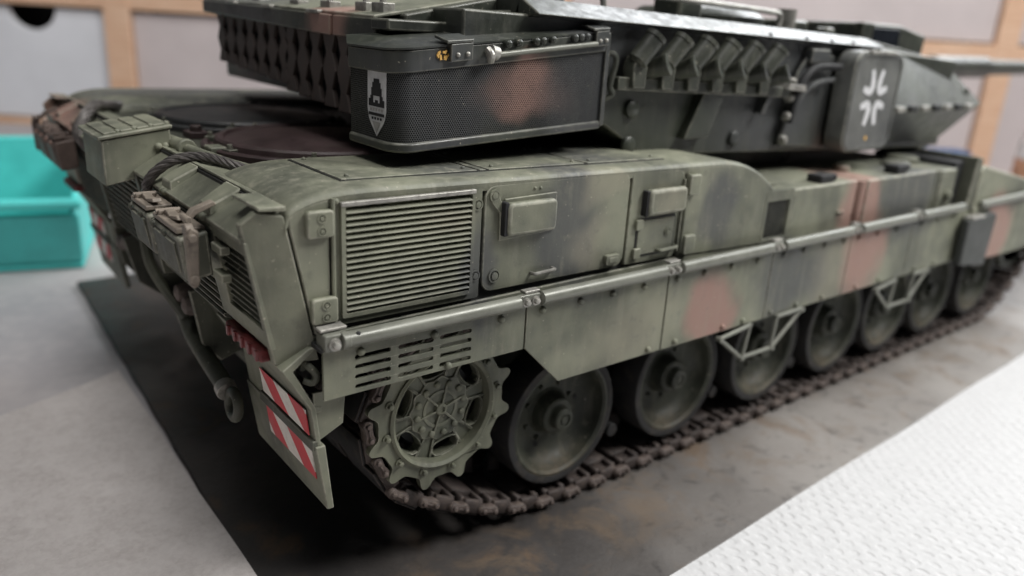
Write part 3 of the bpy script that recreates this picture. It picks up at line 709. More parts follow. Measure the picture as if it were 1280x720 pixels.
# sprocket
SC = (.026, .714); TA = -13.6
def sprocket():
    ring = []; NTE = 12
    for k in range(NTE):
        c = R(TA + 30 * k)
        for da, r in ((-15, .324), (-10.0, .325), (-7.4, .330), (-5.6, .343), (-4.1, .361), (-2.6, .375), (-.9, .381), (.9, .381), (2.6, .375), (4.1, .361), (5.6, .343), (7.4, .330), (10.0, .325)):
            a = c + R(da); ring.append((r * math.cos(a), r * math.sin(a)))
    hole_ = [(.262 * math.cos(2 * math.pi * i / 60), .262 * math.sin(2 * math.pi * i / 60)) for i in range(60)]
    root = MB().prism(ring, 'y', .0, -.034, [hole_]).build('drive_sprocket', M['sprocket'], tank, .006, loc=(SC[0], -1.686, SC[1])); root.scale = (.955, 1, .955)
    MB().lathe([(.268, 0), (.274, .010), (.262, .016), (.248, .006), (.242, -.035), (.244, -.05)], (0, -.034, 0), n=60, capend=False).build('sprocket_rim', M['sprocket'], root)
    # web plate with six rounded windows
    wins = []
    for k in range(6):
        c = R(-20 + 60 * k); w = []
        for da, r in ((-13, .172), (-5, .165), (5, .165), (13, .172), (19, .188), (19, .214), (14, .234), (5, .241), (-5, .241), (-14, .234), (-19, .214), (-19, .188)):
            a = c + R(da); w.append((r * math.cos(a), r * math.sin(a)))
        wins.append(w)
    circ = [(.250 * math.cos(2 * math.pi * i / 60), .250 * math.sin(2 * math.pi * i / 60)) for i in range(60)]
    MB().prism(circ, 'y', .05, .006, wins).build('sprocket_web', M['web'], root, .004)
    for k in range(6):      # raised rims round the windows and ribs between them
        w = wins[k]; cx, cz = sum(p[0] for p in w) / len(w), sum(p[1] for p in w) / len(w)
        out = [(cx + (p[0] - cx) * 1.15, cz + (p[1] - cz) * 1.12) for p in w]
        MB().prism(out, 'y', .007, -.006, [w]).build('window_rim', M['web'], root, .004)
        a = R(-20 + 60 * k + 30); d = Vector((math.cos(a), 0, math.sin(a))); t = Vector((-math.sin(a), 0, math.cos(a)))
        for off in (-.036, .036):
            p0 = d * .15 + t * off * .7; p1 = d * .247 + t * off * 1.15; q = t * .006
            MB().hexa([p0 - q + Vector((0, .008, 0)), p1 - q + Vector((0, .008, 0)), p1 + q + Vector((0, .008, 0)), p0 + q + Vector((0, .008, 0)), p0 - q + Vector((0, -.004, 0)), p1 - q + Vector((0, -.004, 0)), p1 + q + Vector((0, -.004, 0)), p0 + q + Vector((0, -.004, 0))]).build('web_rib', M['web'], root, .003)
    # hub: scalloped plate
    hubp = []
    for i in range(72):
        a = 2 * math.pi * i / 72; r = .150 + .007 * math.cos(12 * a + .6); hubp.append((r * math.cos(a), r * math.sin(a)))
    MB().prism(hubp, 'y', .012, -.006).build('hub_plate', M['web'], root, .006)
    MB().lathe([(.030, -.004), (.028, .014), (.022, .018), (.016, .018), (.014, .010), (.004, .010)], (0, -.006, 0), n=20).lathe([(.092, -.004), (.090, .004), (.076, .004), (.074, -.003)], (0, -.006, 0), n=48, capend=False).build('hub_cap', M['sprocket'], root)
    hb = MB().lathe([(.0155, 0), (.0155, .009), (.011, .013), (.003, .014)], (0, 0, 0), n=12).mesh('hub_bolt', M['sprocket'])
    for k in range(12):
        a = 2 * math.pi * (k + .3) / 12; o = bpy.data.objects.new('hub_bolt', hb); col.objects.link(o); o.parent = root; o.location = (.122 * math.cos(a), -.006, .122 * math.sin(a))
    for k in range(6):
        a = 2 * math.pi * k / 6 + .25; d = Vector((math.cos(a), 0, math.sin(a))); t = Vector((-math.sin(a), 0, math.cos(a))) * .0045
        p0, p1 = d * .024, d * .125; u = Vector((0, -.013, 0)); v = Vector((0, -.019, 0)); w = Vector((0, -.004, 0))
        MB().hexa([p0 - t + w, p1 - t + w, p1 + t + w, p0 + t + w, p0 - t + v, p1 - t + u, p1 + t + u, p0 + t + v]).build('hub_rib', M['sprocket'], root, .002)
    for k in range(12):
        a = R(-50 + 30 * k); bolt('hex', root, .292 * math.cos(a), -.034, .290 * math.sin(a), 'sprocket', 1.0)
    MB().cyl((0, .05, 0), (0, .5, 0), .20, n=24).build('sprocket_drum', M['black'], root)
    MB().prism(ring, 'y', .42, .46, [hole_]).build('inner_ring', M['wheel'], root)
sprocket()
MB().lathe([(.36, .02), (.36, -.14), (.30, -.14), (.30, .02)], (6.42, -1.62, .74), n=40).lathe([(.31, -.1), (.31, -.02), (.1, -.05), (.1, .05), (.01, .05)], (6.42, -1.62, .74), n=40).build('idler_wheel', M['wheel'], tank)

# track
def link_mesh():
    mb = MB()
    # connector: angular shackle with two pin ends, x along the track, +z towards the wheels
    hx, hz = .056, .024; zc = -.006
    st_ = [(hx, -.010), (hx, .010), (hx - .016, hz), (.010, hz - .006), (-.010, hz - .006), (-hx + .016, hz), (-hx, .010), (-hx, -.010), (-hx + .016, -hz), (-.010, -hz + .006), (.010, -hz + .006), (hx - .016, -hz)]
    mb.mat(1).prism([(p[0], p[1] + zc) for p in st_], 'y', -.052, -.004)
    for cx in (-.034, .034): mb.lathe([(.014, 0), (.014, .011), (.010, .014), (.003, .014)], (cx, -.052, zc), n=8)
    mb.box(-.020, .020, -.058, -.052, zc - .006, zc + .006)
    # link body: flat plates with a window near the outer end, centre horn and ground pads
    mb.mat(0); Lx = .0917
    y0, y1 = -.030, .60; w = .071
    mb.box(Lx - w + .016, Lx + w - .016, y0, y0 + .026, -.030, .032)
    for x in (Lx - w, Lx + w - .030): mb.box(x, x + .030, y0 + .022, y0 + .095, -.026, .034)
    mb.box(Lx - w + .02, Lx + w - .02, y0 + .02, y0 + .11, -.026, .010)
    mb.box(Lx - w, Lx + w, y0 + .094, .27, -.026, .034)
    mb.box(Lx - w, Lx + w, .34, y1, -.026, .034)
    mb.box(Lx - w * .8, Lx + w * .8, .26, .35, -.020, .016)
    mb.hexa([(Lx - .05, .27, .01), (Lx + .05, .27, .01), (Lx + .05, .34, .01), (Lx - .05, .34, .01), (Lx - .03, .292, .12), (Lx + .02, .292, .12), (Lx + .02, .318, .12), (Lx - .03, .318, .12)])
    mb.mat(2); mb.box(Lx - .064, Lx + .064, y0 + .012, .27, -.045, -.030); mb.box(Lx - .064, Lx + .064, .34, y1 - .02, -.045, -.030)
    me = mb.mesh('track_link', [M['link'], M['conn'], M['rubber']]); 
    bm = bmesh.new(); bm.from_mesh(me)
    ed = [e for e in bm.edges if len(e.link_faces) == 2 and e.calc_face_angle(0) > R(50)]
    bmesh.ops.bevel(bm, geom=ed, offset=.0035, segments=1, affect='EDGES'); bm.to_mesh(me); bm.free()
    me.polygons.foreach_set('use_smooth', [True] * len(me.polygons)); me.set_sharp_from_angle(angle=R(50))
    return me
lk = link_mesh()
def arc(c, r, a0, a1, n): return [(c[0] + r * math.cos(R(a0 + (a1 - a0) * i / n)), c[1] + r * math.sin(R(a0 + (a1 - a0) * i / n))) for i in range(n + 1)]
core = arc(SC, .338, 181.4, 214, 6) + [(-.190, .383), (-.030, .278), (.145, .185), (.315, .108), (.485, .052), (.67, .018), (.85, .010), (1.2, .010), (3, .010), (5.65, .010), (5.85, .02), (6.1, .07), (6.35, .19), (6.6, .40), (6.76, .62)] + arc((6.42, .74), .38, 0, 85, 6) + [(5.6, 1.07), (3.0, 1.055), (1.0, 1.07)] + arc(SC, .338, 90, 181.4, 10)
pp2 = [Vector((p[0], 0, p[1])) for p in core]
dense = smooth_path(pp2, 12)
cum = [0]
for i in range(1, len(dense)): cum.append(cum[-1] + (dense[i] - dense[i - 1]).length)
TOT = cum[-1]; NL = round(TOT / .1835); PIT = TOT / NL
def at(s):
    s %= TOT; i = 1
    lo, hi = 1, len(cum) - 1
    while lo < hi:
        mid = (lo + hi) // 2
        if cum[mid] < s: lo = mid + 1
        else: hi = mid
    t = (s - cum[lo - 1]) / max(1e-9, cum[lo] - cum[lo - 1]); return dense[lo - 1].lerp(dense[lo], t)
for sy in (-1, 1):
    tr = bpy.data.objects.new('track', None); col.objects.link(tr); tr.parent = tank
    for k in range(NL):
        p = at(k * PIT); q = at(k * PIT + .03) - at(k * PIT - .03); n2 = at((k + 1) * PIT) - p
        a = math.atan2(q.z, q.x)
        o = bpy.data.objects.new('track_link', lk); col.objects.link(o); o.parent = tr
        a = math.atan2(n2.z, n2.x) * .5 + a * .5 if abs(math.atan2(n2.z, n2.x) - a) < 2 else a
        o.location = (p.x, -1.660 if sy < 0 else 1.072, p.z); o.rotation_euler = (0, -a, 0)

# ================================================================ TURRET
tu = MB()
tu.prism([(.28, 1.83), (1.15, 1.82), (1.45, 1.66), (4.5, 1.56), (4.9, 1.56), (4.9, 2.2), (3.6, 2.255), (1.0, 2.31), (.28, 2.32)], 'y', -1.40, 1.40)
tu.cyl((2.9, 0, 1.42), (2.9, 0, 1.7), 1.15, n=64)
tu = tu.build('turret', M['turret'], tank, .012)
rf = MB()   # chamfered roof lip
rf.add([(.62, -1.475, 2.316), (3.62, -1.475, 2.262), (3.62, -1.33, 2.318), (.62, -1.33, 2.392), (.62, -1.38, 2.30), (3.62, -1.38, 2.245), (3.62, -1.30, 2.26), (.62, -1.30, 2.30)],
       [(0, 1, 2, 3), (0, 4, 5, 1), (3, 2, 6, 7), (0, 3, 7, 4), (1, 5, 6, 2), (4, 7, 6, 5)])
rf.build('roof_lip', M['turret'], tu, .008)
MB().prism([(.62, 2.25), (3.62, 2.22), (4.6, 2.17), (4.6, 2.215), (3.62, 2.312), (.62, 2.386)], 'y', -1.34, 1.35).build('roof_slab', M['turret'], tu, .01)
for x in (2.35, 2.72, 3.0, 3.25): bolt('dome', tu, x, -1.44, 2.318 - (x - .62) * .018, 'black', 1.5)
# roof fittings, seen from just below roof height
MB().lathe([(.42, 0), (.42, .06), (.36, .10), (.05, .12)], (2.55, -.75, 2.33), 'z', 36, 1).build('commander_hatch', M['turret'], tu)
MB().tube(smooth_path([(1.25, -1.22, 2.37), (1.25, -1.22, 2.44), (1.4, -1.22, 2.455), (2.6, -1.22, 2.43), (2.75, -1.22, 2.41), (2.75, -1.22, 2.34)], 5), .016, 8).build('roof_rail', M['steel'], tu)
for x0, x1, y0, y1, z1 in ((.66, .80, -1.20, -.85, 2.56), (.88, 1.15, -1.05, -.6, 2.50), (1.9, 2.1, -1.15, -.95, 2.47), (2.95, 3.2, -1.15, -.95, 2.40), (3.35, 3.45, -1.2, -1.1, 2.37)):
    MB().box(x0, x1, y0, y1, 2.30, z1).build('roof_box', M['turret'], tu, .02)
MB().cyl((2.98, -1.12, 2.30), (2.98, -1.12, 2.46), .06, n=16).build('roof_post', M['steel'], tu)
MB().prism([(3.30, 2.25), (4.55, 2.18), (4.55, 2.21), (3.30, 2.335)], 'y', -1.22, -.3).build('roof_wedge', M['turret'], tu, .01)
sg = MB(); sg.prism([(3.95, 2.20), (4.95, 2.16), (4.98, 2.37), (4.55, 2.43), (3.98, 2.43)], 'y', -1.10, -.55)
sg = sg.build('gun_sight', M['turret'], tu, .02)
MB().box(4.12, 4.52, -1.112, -1.09, 2.26, 2.40).build('sight_glass', M['glass'], sg, .004)
MB().box(3.95, 4.1, -1.12, -1.05, 2.24, 2.43).build('sight_hood', M['turret'], sg, .01)
# smoke dischargers: bar, arm and tube for each
bar = MB().prism([(1.14, 2.000), (2.60, 1.952), (2.60, 2.010), (1.14, 2.062)], 'y', -1.40, -1.475).build('discharger_bar', M['tube'], tu, .006)
MB().prism([(1.70, 1.74), (1.90, 1.74), (2.01, 1.99), (1.83, 1.99)], 'y', -1.40, -1.455).build('bar_bracket', M['turret'], tu, .008)
MB().prism([(2.36, 1.86), (2.40, 1.86), (2.47, 1.99), (2.42, 1.99)], 'y', -1.40, -1.46).build('bar_bracket', M['turret'], tu, .006)
for x, z in ((1.32, 1.90), (1.32, 1.72), (2.2, 1.72)): MB().lathe([(.045, 0), (.045, .02), (.03, .03)], (x, -1.40, z), n=16).build('wall_boss', M['turret'], tu)
dx = [1.29, 1.50, 1.70, 1.90, 2.11, 2.33]
for i, x in enumerate(dx):
    z = 2.058 - .032 * (x - 1.14)
    d = unit((.60, -.16, .78)); b = Vector((x - .035, -1.485, z + .095))
    m = MB(); m.prism([(x - .070, z - .045), (x + .012, z - .045), (x + .018, z + .055), (x + .002, z + .105), (x - .060, z + .105), (x - .082, z + .055)], 'y', -1.425, -1.500)
    m.build('discharger_arm', M['tube'], tu, .008)
    t = MB(); t.tube([b + d * h for h in (-.03, -.015, .115, .117, .140, .1405, .125)], [.034, .050, .050, .054, .054, .043, .040], 24); t.build('discharger_tube', M['tube'], tu, sharp=35)
    d2 = unit((.45, -.82, .34)); b2 = Vector((x + .082, -1.445, z + .040))
    t = MB(); t.tube([b2 + d2 * h for h in (-.02, .085, .087, .105, .1055)], [.046, .050, .054, .054, .042], 24); t.mat(1).tube([b2 + d2 * .1056, b2 + d2 * .1062], [.041, .041], 20)
    t.build('discharger_tube', [M['tube'], M['turret']], tu, sharp=35)
# storage panel with the cross, standing off the turret side
sp = MB().prism(rrect(3.085, 3.69, 1.615, 2.24, .10, 6), 'y', -1.455, -1.585).build('side_panel_box', M['panel'], tu, .012)
MB().prism(rrect(3.10, 3.675, 1.63, 2.225, .09, 6), 'y', -1.58, -1.592, [rrect(3.118, 3.657, 1.648, 2.207, .078, 6)]).build('panel_rim', M['panel'], tu, .004)
MB().prism(rrect(3.22, 3.55, 2.222, 2.244, .008), 'y', -1.50, -1.60).build('panel_hinge', M['steel'], tu, .004)
MB().lathe([(.014, 0), (.014, .004)], (3.37, -1.585, 1.70), n=12).build('panel_stud', M['gold'], tu)
def stroke(pts, w, y, name, mat='decal', par=None):
    P = smooth_path([(p[0], 0, p[1]) for p in pts], 5); L_, R_ = [], []
    for i, p in enumerate(P):
        t = (P[min(i + 1, len(P) - 1)] - P[max(i - 1, 0)]).normalized(); nrm = Vector((-t.z, 0, t.x))
        ww = w * (.62 + .38 * math.sin(math.pi * (i + .5) / len(P)))
        L_.append((p.x + nrm.x * ww, p.z + nrm.z * ww)); R_.append((p.x - nrm.x * ww, p.z - nrm.z * ww))
    return MB().prism(L_ + R_[::-1], 'y', y, y - .0025).build(name, M[mat], par or tu)
CX, CZ = 3.375, 1.955
for sx in (-1, 1):
    for sz in (-1, 1):
        stroke([(CX + sx * .066, CZ + sz * .172), (CX + sx * .046, CZ + sz * .110), (CX + sx * .042, CZ + sz * .066), (CX + sx * .070, CZ + sz * .040), (CX + sx * .145, CZ + sz * .058)], .027, -1.5855, 'cross_stroke')
# dark recess and bent stay behind the panel
MB().prism([(2.62, 1.66), (3.08, 1.63), (3.08, 2.20), (2.80, 2.215), (2.70, 2.10)], 'y', -1.40, -1.44).build('recess_plate', M['turret'], tu, .01)
MB().tube(smooth_path([(2.66, -1.46, 1.80), (2.68, -1.47, 1.98), (2.74, -1.48, 2.08), (2.84, -1.48, 2.13), (3.06, -1.50, 2.135)], 5), .022, 10).build('bent_stay', M['black'], tu)
MB().tube(smooth_path([(2.70, -1.46, 1.92), (2.82, -1.48, 2.03), (3.0, -1.50, 2.06)], 5), .016, 8).build('bent_stay', M['turret'], tu)
for z in (2.04, 1.95, 1.84, 1.70): MB().lathe([(.028, 0), (.028, .03), (.016, .045)], (2.64, -1.43, z), n=14).build('wall_boss', M['steel'], tu)
MB().box(2.78, 2.98, -1.47, -1.40, 2.15, 2.235).build('recess_block', M['turret'], tu, .012)
MB().prism([(2.52, 2.0), (2.72, 1.985), (2.70, 2.025), (2.54, 2.035)], 'y', -1.40, -1.51).build('discharger_foot', M['steel'], tu, .006)
# wedge armour
def wedge(sy):
    w = MB()
    p = dict(A=(3.66, 1.42, 2.265), A2=(3.66, .40, 2.265), B=(4.95, 1.28, 2.190), B2=(5.15, .40, 2.18), C=(5.50, 1.42, 1.875), C2=(5.85, .40, 1.90), D=(3.70, 1.575, 1.862), E=(4.78, 1.36, 1.53), E2=(4.9, .40, 1.53), F=(3.70, 1.36, 1.58), F2=(3.7, .40, 1.58), G=(5.08, 1.53, 1.858))
    k = list(p); V = [(p[a][0], sy * p[a][1], p[a][2]) for a in k]
    fs = ['A B B2 A2', 'A D G B', 'B G C', 'B C C2 B2', 'D F E G', 'G E C', 'C E E2 C2', 'F F2 E2 E', 'A A2 F2 F D', 'A2 B2 C2 E2 F2']
    w.add(V, [tuple(k.index(q) for q in f.split()) for f in fs])
    o = w.build('wedge_armour', M['turret'], tank, .012)
    if sy < 0:
        for a, b, n in ((('D'), ('G'), 7),):
            A, B = Vector(p[a]), Vector(p[b])
            for i in range(n):
                q = A.lerp(B, (i + .4) / n); MB().box(-.05, .05, -.022, .022, -.018, .022).build('wedge_lug', M['black'] if i % 2 else M['steel'], o, .008, loc=(q.x, -q.y, q.z + .01))
        for q in ((4.62, -1.33, 2.10), (4.75, -1.40, 1.98), (4.85, -1.33, 2.08), (4.7, -1.30, 2.17), (5.1, -1.42, 1.97)): MB().lathe([(.03, 0), (.03, .03), (.015, .04)], q, n=12).build('wedge_bolt', M['turret'], o)
    return o
for sy in (-1, 1): wedge(sy)
gb = MB().cyl((4.9, 0, 2.06), (7.6, 0, 2.09), .115, .105, 28).cyl((7.6, 0, 2.09), (9.0, 0, 2.105), .125, .125, 28).cyl((9.0, 0, 2.105), (11.6, 0, 2.13), .095, .085, 28)
gb.build('gun_barrel', M['turret'], tank, .004)

# --- rear bustle: lidded baskets with louvred sides
bu = MB().prism([(.14, 1.92), (.62, 1.84), (.62, 2.38), (.14, 2.285)], 'y', -1.18, .72).build('bustle_rack', M['turret'], tu, .012)
# rim strip, slightly deeper at the near end
def strip(y0, y1, zb0, zb1, zt0, zt1, x0=.0, x1=.12, mat='turret'):
    return MB().hexa([(x0, y0, zb0), (x1, y0, zb0), (x1, y1, zb1), (x0, y1, zb1), (x0, y0, zt0), (x1, y0, zt0), (x1, y1, zt1), (x0, y1, zt1)])
strip(.95, .615, 2.238, 2.226, 2.306, 2.300).build('rack_rim', M['turret'], tu, .008)
strip(.605, -.76, 2.226, 2.176, 2.300, 2.266).build('rack_rim', M['turret'], tu, .008)
strip(-.77, -1.16, 2.176, 2.176, 2.266, 2.262, .01, .3).build('rack_rim', M['turret'], tu, .008)
MB().hexa([(.015, -1.14, 2.258), (.62, -1.14, 2.36), (.62, .95, 2.39), (.015, .95, 2.302), (.015, -1.14, 2.272), (.62, -1.14, 2.385), (.62, .95, 2.41), (.015, .95, 2.318)]).build('rack_lid', M['deck'], tu, .006)
for y in (.45, -.05, -.60): MB().box(-.012, .04, y - .06, y + .06, 2.262 + (y + .8) * .022, 2.278 + (y + .8) * .022).build('lid_latch', M['steel'], tu, .005)
for y in (.3, -.2, -.55, -.9, -1.05):
    MB().box(.08, .14, y - .05, y + .05, 2.28, 2.325).cyl((.11, y, 2.30), (.11, y, 2.36), .016, n=10).build('lid_hinge', M['steel'], tu, .006)
# louvred basket walls: kinked upright bars that read as diamonds
def basket(ya, yb, n, zt0, zt1, zb0, zb1):
    bk = MB().hexa([(.05, ya, zb0 + .02), (.10, ya, zb0 + .02), (.10, yb, zb1 + .02), (.05, yb, zb1 + .02), (.05, ya, zt0), (.10, ya, zt0), (.10, yb, zt1), (.05, yb, zt1)]).build('basket_wall', M['black'], tank)
    for i in range(n + 1):
        t = i / n; y = ya + (yb - ya) * t; zt = zt0 + (zt1 - zt0) * t; zb = zb0 + (zb1 - zb0) * t; H = zt - zb; w = abs(yb - ya) / n
        bl_ = [(0, .44), (.12, .34), (.25, .20), (.38, .34), (.50, .45), (.62, .34), (.75, .20), (.88, .32), (1, .42)]
        pts = [(y - w * h, zt - H * q) for q, h in bl_] + [(y + w * h, zt - H * q) for q, h in reversed(bl_)]
        MB().prism(pts, 'x', .018, .045).build('basket_bar', M['fin'], bk, .006)
basket(.70, -.20, 6, 2.232, 2.205, 1.965, 1.915)
basket(-.28, -1.00, 5, 2.20, 2.178, 1.885, 1.835)
MB().cyl((.04, -1.045, 1.84), (.04, -1.045, 2.18), .028, n=12).build('basket_post', M['brownbox'], tu)
MB().cyl((.04, -1.10, 1.80), (.04, -1.10, 2.18), .016, n=10).build('basket_post', M['turret'], tu)

# --- perforated side box
def plan(off=0.0):
    pts = [(-.135 + off, -1.20), (-.140 + off, -1.475)]
    c = (-.045, -1.48); r = .095 - off
    for i in range(9):
        a = R(180 + 84 * i / 8); pts.append((c[0] + r * math.cos(a), c[1] + r * math.sin(a)))
    pts += [(1.035, -1.475 + off), (1.06 - off, -1.455 + off), (1.06 - off, -1.20)]
    return pts
def zb(x): return 1.788 + .043 * max(0, x) 
def zt(x): return 2.163 + .090 * x
def box_wall(pts, f0, f1):
    mb = MB(); n = len(pts); 
    vs = [(p[0], p[1], f0(p[0])) for p in pts] + [(p[0], p[1], f1(p[0])) for p in pts]
    return mb.add(vs, [(i, (i + 1) % n, n + (i + 1) % n, n + i) for i in range(n)] + [tuple(range(n - 1, -1, -1)), tuple(range(n, 2 * n))])
sbx = box_wall(plan(.012), lambda x: zb(x) + .01, lambda x: zt(x) - .01).build('stowage_box', M['screen'], tank, sharp=35)
box_wall(plan(0), lambda x: zt(x) - .082, lambda x: zt(x)).build('box_band', M['turret'], sbx, .006, sharp=35)
box_wall(plan(0), lambda x: zb(x) - .012 , lambda x: zb(x) + .026).build('box_band', M['turret'], sbx, .010, 3, sharp=35)
MB().hexa([(1.035, -1.478, zb(1.05)), (1.064, -1.474, zb(1.05)), (1.064, -1.44, zb(1.05)), (1.035, -1.44, zb(1.05)), (1.035, -1.478, zt(1.05)), (1.064, -1.474, zt(1.05)), (1.064, -1.44, zt(1.05)), (1.035, -1.44, zt(1.05))]).build('box_post', M['turret'], sbx, .006)
lid = MB(); pl = plan(-.004); n = len(pl)
lid.add([(p[0], p[1], zt(p[0]) + .002) for p in pl] + [(p[0], p[1], zt(p[0]) + .009 ) for p in pl] + [(-.02, -1.38, zt(0) + .026), (1.03, -1.34, zt(1.03) + .026), (1.05, -1.16, zt(1.05) + .040), (-.12, -1.16, zt(-.12) + .040)],
        [tuple(range(n - 1, -1, -1))] + [(i, (i + 1) % n, n + (i + 1) % n, n + i) for i in range(n)])
i0 = 2 * n
lid.f += [[n + 1 + k, n + 2 + k, i0] for k in range(0, 9)] + [[n + 10, n + 11, i0 + 1, i0], [n + 11, n + 12, i0 + 1], [n + 12, n + 13, i0 + 2, i0 + 1], [n + 0, n + 1, i0, i0 + 3], [i0, i0 + 1, i0 + 2, i0 + 3], [n + 13, n, i0 + 3, i0 + 2]]
lid.m += [0] * (len(lid.f) - len(lid.m))
lid.build('box_lid', M['turret'], sbx, sharp=25)
def side_y(x): return -1.573 + (x - .03) / 1.005 * .098
# lid furniture along the upper edge
MB().tube([(.33, side_y(.33) - .016, zt(.33) - .045), (.60, side_y(.6) - .016, zt(.6) - .043), (.95, side_y(.95) - .016, zt(.95) - .042)], .012, 10).build('lid_bar', M['rail'], sbx)
for x0, x1 in ((.10, .21), (.94, 1.03)):
    y = side_y(x0)
    h = MB().hexa([(x0, y - .022, zt(x0) - .055), (x1, y - .012, zt(x1) - .055), (x1, y + .02, zt(x1) - .055), (x0, y + .02, zt(x0) - .055), (x0, y - .022, zt(x0) + .012), (x1, y - .012, zt(x1) + .012), (x1, y + .02, zt(x1) + .012), (x0, y + .02, zt(x0) + .012)]).build('lid_hinge', M['turret'], sbx, .005)
    MB().hexa([(x0 - .02, y - .025, zt(x0) + .012), (x1, y - .015, zt(x1) + .012), (x1 + .0, y + .09, zt(x1) + .03), (x0 - .02, y + .07, zt(x0) + .03), (x0 - .02, y - .025, zt(x0) + .024), (x1, y - .015, zt(x1) + .024), (x1, y + .09, zt(x1) + .042), (x0 - .02, y + .07, zt(x0) + .042)]).build('hinge_leaf', M['turret'], sbx, .004)
    for d in (.3, .72): x = x0 + (x1 - x0) * d; bolt('dome', sbx, x, y - .018, zt(x) - .03, 'steel', .75)
MB().tube(smooth_path([(.285, side_y(.28) - .02, zt(.28) - .02), (.29, side_y(.28) - .04, zt(.28) - .04), (.30, side_y(.3) - .025, zt(.3) - .065)], 4), .016, 10).cyl((.30, side_y(.3) - .02, zt(.3) - .03), (.335, side_y(.33) - .02, zt(.33) - .04), .028, n=14).build('lid_lock', M['steel'], sbx, .004)
for x in (.40, .46, .56, .60, .66, .80, .84, .88): MB().lathe([(.016, 0), (.016, .02), (.008, .028)], (x, side_y(x) - .004, zt(x) - .008), n=10).build('lid_rivet', M['turret'], sbx)
random.seed(3)
gm = MB().box(-.012, .010, -.004, .004, -.006, .006).mesh('paint_chip', M['gold'])
for k in range(9):
    x = .035 + random.random() * .075; o = bpy.data.objects.new('paint_chip', gm); col.objects.link(o); o.parent = sbx; o.location = (x, side_y(.05) + .001 + .004 * (.1 - x) * 10, zt(x) - .016 - random.random() * .026)
    o.rotation_euler = (0, random.random() * 3, .1); s = .35 + random.random() * .5; o.scale = (s, .6, s)
# strap fitting at the front of the box
MB().tube(smooth_path([(1.07, -1.44, 2.16), (1.10, -1.46, 2.165), (1.115, -1.47, 2.13), (1.10, -1.46, 2.02), (1.12, -1.46, 1.98), (1.08, -1.44, 1.95)], 4), .014, 8).build('box_strap', M['tube'], sbx)
MB().hexa([(.30, -1.30, 2.24), (1.0, -1.26, 2.30), (1.0, -1.18, 2.30), (.30, -1.18, 2.24), (.30, -1.30, 2.30), (1.0, -1.26, 2.36), (1.0, -1.18, 2.36), (.30, -1.18, 2.30)]).build('rack_side_rail', M['turret'], tu, .012)
MB().box(-.0, .32, -1.28, -1.14, 2.215, 2.262).build('rack_side_rail', M['turret'], tu, .01)
MB().box(.42, .52, -1.33, -1.28, 2.235, 2.26).build('rail_latch', M['gold'], tu, .004)
# shield badge on the rounded rear corner of the box, following its curve
def badge_pt(u, v, off):
    # u: along the curve in metres from the rear edge, v: height above the box bottom
    r = .095
    if u < .140: x, y, nx, ny = -.140, -1.340 - u, -1, 0
    else:
        a = R(180 + math.degrees((u - .140) / r)); x, y = -.045 + r * math.cos(a), -1.48 + r * math.sin(a); nx, ny = math.cos(a), math.sin(a)
    return (x + nx * off, y + ny * off, 1.800 + v)
def badge(poly, off, mat, name, steps=8):
    # cut the outline into vertical strips so that it wraps round the curve
    us = [p[0] for p in poly]; u0, u1 = min(us), max(us); mb = MB()
    def span(u):
        z = []
        for i in range(len(poly)):
            (a, b), (c, d) = poly[i], poly[(i + 1) % len(poly)]
            if min(a, c) <= u <= max(a, c) and a != c: z.append(b + (d - b) * (u - a) / (c - a))
        return (min(z), max(z)) if z else (0, 0)
    e = 1e-5; prev = None; vs, fs = [], []
    for i in range(steps + 1):
        u = u0 + e + (u1 - u0 - 2 * e) * i / steps; lo, hi = span(u)
        b = len(vs); vs += [badge_pt(u, lo, off), badge_pt(u, hi, off), badge_pt(u, lo, off - .002), badge_pt(u, hi, off - .002)]
        if i: fs += [(b - 4, b, b + 1, b - 3), (b - 2, b - 1, b + 3, b + 2), (b - 3, b + 1, b + 3, b - 1), (b - 4, b - 2, b + 2, b)]
    fs += [(0, 1, 3, 2), (len(vs) - 4, len(vs) - 2, len(vs) - 1, len(vs) - 3)]
    return mb.add(vs, fs).build(name, M[mat], sbx)
U0, U1 = .016, .158; UM = (U0 + U1) / 2
badge([(U0, .285), (U1, .285), (U1, .125), (U1 - .012, .085), (UM, .025), (U0 + .012, .085), (U0, .125)], -.0095, 'decal', 'badge_shield', 14)
def bb_(u0, u1, v0, v1, mat='black', off=-.0075):
    u0, u1 = UM + (u0 - UM) * 1.3, UM + (u1 - UM) * 1.3
    badge([(u0, v1), (u1, v1), (u1, v0), (u0, v0)], off, mat, 'badge_mark', 5)
bb_(UM - .016, UM + .016, .228, .242); bb_(UM - .024, UM + .024, .208, .228); bb_(UM - .030, UM + .030, .178, .208)
bb_(UM - .036, UM - .020, .150, .178); bb_(UM + .020, UM + .036, .150, .178)
bb_(UM - .046, UM + .046, .138, .152); bb_(UM - .046, UM - .032, .152, .166); bb_(UM + .034, UM + .046, .152, .164); bb_(UM - .008, UM + .008, .152, .162)
bb_(UM - .046, UM + .046, .103, .114); 
for k in range(5): bb_(UM - .038 + .0165 * k, UM - .028 + .0165 * k, .121, .131, 'decalgrey')
for k in range(4): bb_(UM - .028 + .0165 * k, UM - .019 + .0165 * k, .088, .097, 'black')
badge([(UM - .030, .080), (UM + .030, .080), (UM, .038)], -.0075, 'decalgrey', 'badge_mark', 6)

